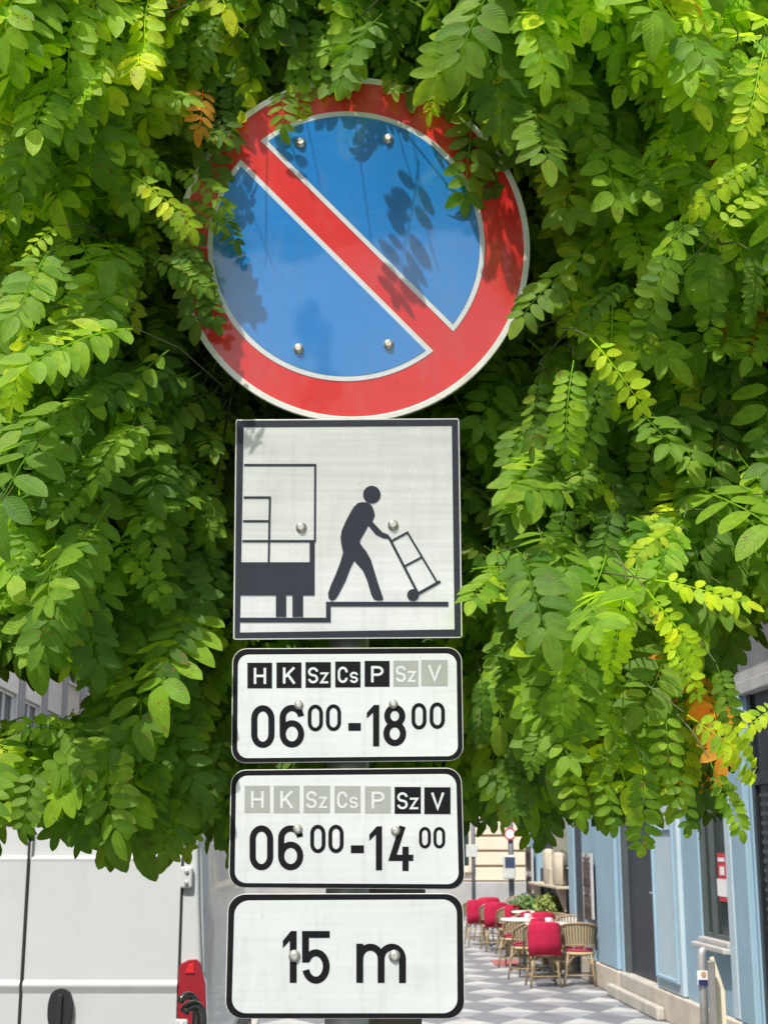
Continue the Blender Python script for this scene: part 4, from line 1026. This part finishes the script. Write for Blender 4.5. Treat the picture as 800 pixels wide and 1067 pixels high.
HI = [template(p, 7, dr, f, 50+i, ls, asy) for i, (p, dr, f, ls, asy) in enumerate(((10, .5, .25, 1, .2), (9, .8, .18, 1.06, -.3), (11, .35, .3, .92, .3), (8, .6, .2, 1.15, -.2), (10, 1.1, .25, 1, .4), (9, .2, .15, 1.03, -.5), (11, .9, .22, .94, 0), (5, .5, .2, 1.45, .3)))]
LO = [template(p, 4, dr, f, 90+i, ls, asy) for i, (p, dr, f, ls, asy) in enumerate(((10, .5, .25, 1, .2), (9, .8, .18, 1.06, -.3), (8, .9, .3, 1.12, .3), (10, .2, .2, 1, -.2)))]

SIGNS = [(243, 482, 434, 670), (238, 488, 668, 802), (234, 490, 796, 930), (230, 490, 926, 1090)]
def in_sign(px, py, pad=0):
    h = ((px-361.5)/(190+pad))**2+((py-257)/(179+pad))**2 < 1
    for a, b, c, d in SIGNS: h |= (px > a-pad) & (px < b+pad) & (py > c-pad) & (py < d+pad)
    return h
lx = np.array([-900, -300, 0, 30, 70, 105, 130, 170, 205, 235, 250, 470, 490, 520, 545, 580, 610, 640, 665, 690, 712, 740, 765, 790, 830, 1200, 1800])
ly = np.array([ 840,  860, 862, 878, 868, 900, 885, 878, 888, 905, 905, 860, 855, 862, 872, 868, 878, 872, 880, 885, 865, 850, 862, 800, 800, 830, 840])
def poly_in(px, py, poly):
    c = np.zeros(px.shape, bool); n = len(poly)
    for i in range(n):
        x0, y0 = poly[i]; x1, y1 = poly[(i+1) % n]
        cond = ((y0 > py) != (y1 > py)) & (px < (x1-x0)*(py-y0)/(y1-y0+1e-9)+x0); c ^= cond
    return c
GAPS = [[(-60, 676), (14, 674), (36, 690), (62, 716), (108, 702), (112, 714), (72, 738), (52, 746), (-60, 734)],
        [(768, 668), (806, 640), (900, 630), (900, 724), (806, 724), (776, 738)], [(778, 775), (900, 770), (900, 850), (785, 850)]]
WG = [(-300, 640), (125, 640), (150, 800), (-300, 800)]
SOFT = [[(690, 680), (775, 660), (775, 770), (700, 790)], [(500, 790), (720, 790), (720, 900), (500, 900)]]
SD = np.array(sdir)
def shade(p):
    tt = (2.46-p[:, 1])/(-SD[1]); return project(p-SD[None]*tt[:, None])
def leaf_pts(o, X, Yv, L_):
    out = []
    for s in (0, .25, .5, .75, 1.0, 1.18):
        for w in (-.17, 0, .17): out.append(o+X*L_*s+Yv*L_*w)
    return np.array(out)
def ok(pts, allow_front=False):
    px, py = project(pts)
    near = (pts[:, 1] > .1) & (px > -150) & (px < 950)
    if np.any(near & (py > np.interp(px, lx, ly)+rng.uniform(-10, 10))): return False
    if np.any(pts[:, 2] < 1.70): return False
    for g_ in GAPS:
        if np.any(near & poly_in(px, py, g_)): return False
    for g_ in SOFT:
        if np.any(near & poly_in(px, py, g_)) and rng.random() < .62: return False
    if not allow_front and np.any(in_sign(px, py, 3) & (pts[:, 1] < 2.60)): return False
    fr = pts[:, 1] < 2.46
    if fr.any():                     # the plates hang clear of the canopy's shade
        sx, sy = shade(pts[fr])
        hp = np.zeros(sx.shape, bool)
        for a, b_, c, d in SIGNS: hp |= (sx > a) & (sx < b_) & (sy > c) & (sy < d)
        if hp.any(): return False
        hr = (((sx-361)/190)**2+((sy-257)/179)**2 < 1) & (sy > 235+(sx-361)*.05)
        if hr.any() and (sx[hr] > 262).any() and rng.random() < .98: return False
    return True
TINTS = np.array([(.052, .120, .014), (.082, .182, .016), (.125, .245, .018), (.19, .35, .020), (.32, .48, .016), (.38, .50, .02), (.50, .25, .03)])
inst = {('H', i): [] for i in range(len(HI))}; inst.update({('L', i): [] for i in range(len(LO))})
def add_leaf(o, d, nrm, L_, tint, hi, idx=None):
    X = d/np.linalg.norm(d); n = nrm-X*nrm.dot(X); n /= np.linalg.norm(n); Yv = np.cross(n, X)
    key = ('H', int(rng.integers(len(HI))) if idx is None else idx) if hi else ('L', int(rng.integers(len(LO))))
    inst[key].append((np.column_stack((X, Yv, n))*L_, o, tint*(1+rng.normal(0, .09))))
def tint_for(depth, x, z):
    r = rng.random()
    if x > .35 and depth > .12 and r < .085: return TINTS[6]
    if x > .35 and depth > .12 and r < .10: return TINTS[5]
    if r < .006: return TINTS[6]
    if depth < .6 and z > 2.8+.25*rng.random() and abs(x) > .3: c = rng.choice([2, 3, 4, 5], p=[.18, .42, .32, .08])  # high front leaves tinted paler, their sunlit look put into the colour
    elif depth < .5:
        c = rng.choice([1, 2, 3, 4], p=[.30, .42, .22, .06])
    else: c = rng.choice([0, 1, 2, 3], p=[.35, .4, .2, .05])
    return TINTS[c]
AX = np.array([.05, 4.3])
def front_y(x, z):
    """front surface of the crown: bulges forward beside and above the signs"""
    return 2.36 + .30*abs(x)**1.4*.8 + (.10*math.sin(x*5+1)+.08*math.sin(z*7+x*3))
twigs = []
def sample_twig(mode):
    if mode == 'front':
        x = rng.uniform(-1.25, 1.25); z = rng.uniform(1.95, 3.75); y = front_y(x, z)+rng.uniform(.0, .55); 
    elif mode == 'over':
        x = rng.uniform(-.62, .48); z = rng.uniform(3.22, 3.55); y = rng.uniform(2.20, 2.42)
    elif mode == 'ring':
        x = rng.uniform(-.85, .85); z = rng.uniform(1.95, 3.5); y = rng.uniform(2.72, 3.3)
    elif mode == 'low':
        x = rng.uniform(-1.7, 1.7); z = rng.uniform(1.92, 2.45); y = max(front_y(x, z), 2.35)+abs(rng.normal(0, .8))
        if y > 4.8: return None
    else:
        x = rng.uniform(-2.9, 2.9); z = rng.uniform(1.95, 4.9); y = rng.uniform(2.5, 5.9)
        e = ((x-.05)/3.0)**2+((y-4.0)/1.9)**2+(max(0, z-2.6)/2.5)**2
        if e > 1 or (e < .12 and z < 3): return None
        if y < front_y(x, z): return None
    return np.array([x, y, z])
n_leaf = 0
for mode, count in (('front', 1250), ('low', 720), ('over', 190), ('ring', 480), ('body', 1250)):
    for _ in range(count):
        o = sample_twig(mode)
        if o is None: continue
        outw = np.array([o[0]-AX[0], o[1]-AX[1], 0.]); outw /= np.linalg.norm(outw)+1e-6
        if mode == 'front': outw = outw*.4+np.array([0, -1., 0])*.6
        d = outw*rng.uniform(.5, 1.1) + np.array([rng.normal(0, .45), rng.normal(0, .25), rng.uniform(-.75, .25)]); d /= np.linalg.norm(d)
        Lt = rng.uniform(.18, .42); nl = int(rng.integers(4, 8)); start = o-d*Lt*.5
        sidev = np.cross(d, [0, 0, 1.]); sidev /= np.linalg.norm(sidev)+1e-6; placed = 0
        for i in range(nl):
            s = (i+.5)/nl; p = start+d*Lt*s+np.array([0, 0, -.12*Lt*s*s])
            sg = 1 if i % 2 else -1
            ld = d*.45+sidev*sg*rng.uniform(.35, .9)+np.array([rng.normal(0, .15), rng.normal(0, .15)-.12, -rng.uniform(.35, 1.05)])
            if i == nl-1: ld = d+np.array([0, 0, -.5])
            ld /= np.linalg.norm(ld)
            up_ = min(1, max(0, (p[2]-2.1)/1.0))
            nrm = np.array([rng.normal(0, .28), -.62+.34*up_, .62+.45*up_])*.85+outw*.35+rng.normal(0, .15, 3)
            L_ = rng.uniform(.16, .285)
            X = ld; n = nrm-X*nrm.dot(X); n /= np.linalg.norm(n); Yv = np.cross(n, X)
            if not ok(leaf_pts(p, X, Yv, L_)): continue
            dep = p[1]-front_y(p[0], p[2])
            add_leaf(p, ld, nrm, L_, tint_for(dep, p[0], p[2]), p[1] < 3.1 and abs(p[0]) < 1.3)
            placed += 1; n_leaf += 1
        if placed > 1: twigs.append((start, start+d*Lt*.5, start+d*Lt+np.array([0, 0, -.12*Lt])))
# leaves that the photograph shows clearly, each a real leaf at its own distance:  base, tip, distance, tint
HERO = [
 (160, 128, 228, 146, 2.3, 2), (205, 96, 250, 138, 2.32, 1), (150, 262, 204, 306, 2.3, 2), (176, 205, 222, 240, 2.33, 2), (300, 60, 318, 106, 2.3, 3), (450, 66, 455, 108, 2.3, 2),
 (518, 92, 540, 168, 2.34, 2), (480, 120, 520, 190, 2.36, 1), (190, 110, 232, 176, 2.34, 1), (350, 40, 372, 88, 2.3, 2), (405, 50, 420, 92, 2.32, 3), (160, 220, 205, 262, 2.3, 3),
 # over the top of the round sign
 (318, 12, 330, 84, 2.25, 3), (395, 28, 392, 74, 2.28, 2), (478, 52, 440, 102, 2.2, 4), (440, 20, 470, 78, 2.25, 3), (492, 92, 498, 200, 2.3, 2), (512, 70, 524, 122, 2.28, 3),
 (262, 20, 268, 62, 2.3, 2), (365, 10, 352, 60, 2.28, 3), (296, 92, 286, 128, 2.3, 2), (240, 60, 250, 112, 2.34, 1), (545, 20, 610, 78, 2.15, 4), (230, 10, 215, 60, 2.2, 2),
 (560, 10, 590, 60, 2.2, 3), (420, 5, 400, 50, 2.3, 2),
 # left of the round sign
 (58, 62, 105, 146, 2.1, 3), (108, 150, 172, 160, 2.15, 3), (120, 92, 204, 98, 2.15, 3), (212, 92, 205, 128, 2.25, 6), (98, 168, 122, 205, 2.15, 4), (118, 192, 162, 240, 2.12, 4),
 (135, 180, 196, 232, 2.1, 4), (178, 172, 240, 205, 2.3, 3), (150, 225, 155, 284, 2.15, 3), (62, 235, 20, 262, 2.2, 4), (50, 268, 62, 312, 2.2, 2), (118, 250, 124, 312, 2.2, 2), (196, 225, 200, 332, 2.33, 1),
 (182, 250, 212, 298, 2.3, 2), (230, 222, 240, 248, 2.36, 1), (10, 60, 95, 40, 2.05, 4), (0, 110, 60, 88, 2.05, 4), (40, 20, 120, 12, 2.05, 3), (130, 20, 170, 52, 2.1, 2), (20, 190, 70, 170, 2.1, 3), (205, 290, 218, 330, 2.36, 1),
 # left middle
 (40, 330, 2, 420, 2.15, 4), (70, 320, 82, 408, 2.2, 3), (138, 468, 147, 522, 2.2, 4), (118, 482, 30, 530, 2.2, 4), (122, 490, 78, 602, 2.25, 3), (205, 500, 208, 556, 2.35, 2), (185, 470, 165, 540, 2.4, 2),
 (142, 612, 55, 600, 2.15, 4), (156, 628, 78, 704, 2.1, 4), (174, 628, 166, 748, 2.12, 3), (160, 618, 229, 660, 2.15, 4), (210, 585, 190, 640, 2.3, 3), (112, 706, 108, 762, 2.2, 2), (30, 548, 12, 596, 2.3, 2),
 (120, 770, 20, 775, 2.3, 3), (40, 800, 14, 862, 2.25, 2), (150, 790, 140, 858, 2.25, 2), (205, 780, 222, 850, 2.3, 2), (80, 790, 72, 850, 2.2, 3), (60, 750, 100, 800, 2.3, 2), (170, 800, 190, 875, 2.3, 3), (235, 760, 228, 840, 2.5, 1),
 # right of the round sign
 (598, 372, 582, 468, 2.25, 3), (612, 350, 676, 422, 2.15, 4), (625, 385, 622, 470, 2.3, 2), (565, 390, 545, 462, 2.35, 2), (720, 140, 676, 150, 2.2, 3), (695, 208, 640, 150, 2.2, 3), (790, 165, 735, 215, 2.1, 4), (735, 205, 678, 285, 2.15, 3),
 (705, 255, 655, 350, 2.15, 2), (738, 250, 728, 340, 2.2, 2), (800, 40, 770, 130, 2.0, 4), (640, 60, 690, 110, 2.15, 3), (610, 150, 650, 215, 2.3, 2), (700, 40, 660, 70, 2.1, 4), (620, 250, 560, 340, 2.25, 2), (668, 200, 600, 240, 2.3, 2),
 (750, 240, 800, 190, 2.05, 4), (655, 290, 612, 330, 2.3, 2), (780, 260, 798, 320, 2.1, 2), (760, 20, 700, 15, 2.05, 4),
 # right middle and the low sprays
 (590, 520, 585, 600, 2.4, 2), (640, 520, 618, 608, 2.35, 1), (712, 540, 670, 590, 2.2, 4), (678, 604, 785, 622, 2.1, 4), (652, 606, 640, 704, 2.1, 4), (672, 612, 722, 690, 2.08, 4), (602, 672, 580, 760, 2.2, 3), (690, 660, 735, 722, 2.15, 4),
 (545, 640, 530, 730, 2.35, 2), (640, 690, 650, 770, 2.3, 3), (570, 740, 552, 800, 2.3, 2), (712, 742, 806, 822, 2.0, 4), (815, 735, 748, 764, 2.1, 4), (694, 738, 690, 808, 2.2, 3), (738, 790, 766, 872, 2.05, 3), (668, 790, 682, 890, 2.15, 2),
 (620, 800, 640, 856, 2.3, 2), (500, 700, 512, 770, 2.4, 1), (525, 780, 530, 850, 2.4, 1), (585, 790, 600, 850, 2.3, 3), (745, 690, 770, 756, 2.25, 2), (500, 800, 540, 845, 2.45, 1), (655, 740, 630, 800, 2.3, 2), (705, 800, 716, 862, 2.2, 2)]
for i, (bx, by, tx, ty, Yh, tn) in enumerate(HERO):
    if 150 < tx < 560 and ty < 345: Yh = 2.46-(2.46-Yh)*(.38 if bx > 250 else .55)
    for Yt in (Yh, 2.52):
        pp_ = np.array([P(bx, by, Yt), P(tx, ty, Yt), (P(bx, by, Yt)+P(tx, ty, Yt))/2]); sx, sy = shade(pp_)
        if not np.any((sx > 170) & (sx < 560) & (sy > 395)) or np.any(in_sign(*project(pp_), 0)): break
    Yh = Yt
    a = np.array(P(bx, by, Yh)); dy = -.05 if Yh > 2.2 else -.03
    b = np.array(P(tx, ty, Yh+dy))
    d = b-a; L_ = np.linalg.norm(d)*.88
    if L_ < .06: L_ = .06
    idx = int(rng.integers(len(HI)-1)) if L_ > .1 else 7
    nr = np.array([rng.normal(0, .2), -.85, .5+rng.normal(0, .15)])
    add_leaf(a, d+np.array([0, 0, L_*.12]), nr, L_*1.04, TINTS[tn]*.95, True, idx)
    st = a-d/np.linalg.norm(d)*.05+np.array([0, .14, .03])
    twigs.append((st, (a*1.2+st*.8)/2-d/np.linalg.norm(d)*.012, a))
# assemble the crown as one mesh
Vs, Qs, UVs, Ts = [], [], [], []; base = 0
for key, lst in inst.items():
    if not lst: continue
    v, q, uv, cf = (HI if key[0] == 'H' else LO)[key[1]]
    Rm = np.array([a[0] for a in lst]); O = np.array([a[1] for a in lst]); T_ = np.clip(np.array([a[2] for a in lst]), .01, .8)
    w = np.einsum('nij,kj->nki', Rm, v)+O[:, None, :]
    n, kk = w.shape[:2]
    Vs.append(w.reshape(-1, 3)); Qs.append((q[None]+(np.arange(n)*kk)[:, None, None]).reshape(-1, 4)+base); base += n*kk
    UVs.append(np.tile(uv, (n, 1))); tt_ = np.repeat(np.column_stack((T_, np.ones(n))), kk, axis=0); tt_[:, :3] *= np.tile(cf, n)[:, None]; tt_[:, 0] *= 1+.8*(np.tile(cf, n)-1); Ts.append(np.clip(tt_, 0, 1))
Vs = np.concatenate(Vs); Qs = np.concatenate(Qs); UVs = np.concatenate(UVs); Ts = np.concatenate(Ts)
TX, TY = .02, 3.75
tree = empty('locust_tree', (TX, TY, 0), 'leafy green tree with drooping feather-shaped leaves crowding round the signs', 'tree')
me = bpy.data.meshes.new('crown'); me.vertices.add(len(Vs)); me.vertices.foreach_set('co', (Vs-np.array([TX, TY, 0])).astype(np.float32).ravel())
me.loops.add(Qs.size); me.loops.foreach_set('vertex_index', Qs.astype(np.int32).ravel())
me.polygons.add(len(Qs)); me.polygons.foreach_set('loop_start', np.arange(0, Qs.size, 4, dtype=np.int32))
me.polygons.foreach_set('use_smooth', np.ones(len(Qs), bool))
me.update(calc_edges=True); 
ul = me.uv_layers.new(name='UVMap'); ul.data.foreach_set('uv', UVs.astype(np.float32).ravel())
ca = me.attributes.new('tint', 'FLOAT_COLOR', 'POINT'); ca.data.foreach_set('color', Ts.astype(np.float32).ravel())
me.materials.append(M['leaf']); cr = bpy.data.objects.new('crown', me); COL.objects.link(cr); cr.parent = tree
# trunk, limbs, twigs
m = MB(); m.tube([(TX, TY, -.02), (TX+.01, TY, .5), (TX-.02, TY+.02, 1.3), (TX, TY, 2.05), (TX+.02, TY+.02, 2.5)], [.13, .105, .095, .10, .085], 18)
trk = m.build('trunk', M['bark'], tree)
rb = random.Random(5); ends = []
for k in range(13):
    a = 2*math.pi*k/13+rb.uniform(-.2, .2); ln = rb.uniform(1.1, 2.2); z1 = rb.uniform(2.5, 4.3); z0 = 2.1+.03*k
    ex, ey = TX+ln*math.cos(a), TY+ln*.85*math.sin(a)
    if ey < 2.75: ey = 2.75
    if ex < -.5: z1 = max(z1, 3.3)
    if ex > .6: z1 = max(z1, 3.0)
    pts = [Vector((TX, TY, z0)), Vector((TX+(ex-TX)*.3, TY+(ey-TY)*.3, z0+(z1-z0)*.55)), Vector((TX+(ex-TX)*.65, TY+(ey-TY)*.65, z0+(z1-z0)*.9)), Vector((ex, ey, z1))]
    MB().tube(pts, [.05, .036, .024, .012], 10).build('branch', M['bark'], tree)
    for t_ in np.linspace(.25, 1, 7):
        j = min(2, int(t_*3)); ends.append(pts[j].lerp(pts[j+1], t_*3-j))
E = np.array([tuple(p) for p in ends]); m = MB()
for a, b, c in twigs:
    a = np.array(a); i = int(np.argmin(((E-a)**2).sum(1))); e = E[i]
    tp = np.array([a*(1-s)+np.array(c)*s for s in np.linspace(0, 1, 6)]); qx, qy = project(tp)
    if np.any(in_sign(qx, qy, 4) & (tp[:, 1] < 2.62)) or np.any(poly_in(qx, qy, WG) | poly_in(qx, qy, GAPS[1])): continue
    m.tube([Vector(a), Vector(b), Vector(c)], [.0016, .0014, .0009], 5, cap=False)
    pts = np.array([a*(1-t)+e*t for t in np.linspace(0, 1, 8)]); px, py = project(pts)
    if ((a-e)**2).sum() < .36 and a[2] > 2.3 and e[1] > 2.7 and not np.any(poly_in(px, py, WG) | poly_in(px, py, GAPS[1]) | (in_sign(px, py) & (pts[:, 1] < 2.62))):
        mid_ = (a+e)/2+np.array([0, .0, .08]); m.tube([Vector(e), Vector(mid_), Vector(a)], [.004, .003, .0018], 5, cap=False)
m.build('twigs', mat('green_twig', (.085, .10, .035), .8, .25, 12), tree, fixn=False)
print('leaves', n_leaf, 'quads', len(Qs))

# unseen tree added behind the viewer to mirror its crown in the round sign
t2 = copy_tree(tree); t2.location = (-.6, -7.5, 0); t2.scale = (1.35, 1.35, 1.0); t2.rotation_euler = (0, 0, 1.1)
t2['label'] = 'added unseen tree behind the viewer, mirrored as dark foliage in the upper half of the round sign'
for c in children_of(t2):
    if c.name.startswith('trunk'): c.scale = (1, 1, 1.6)
    else: c.location = (0, 0, 3.1)
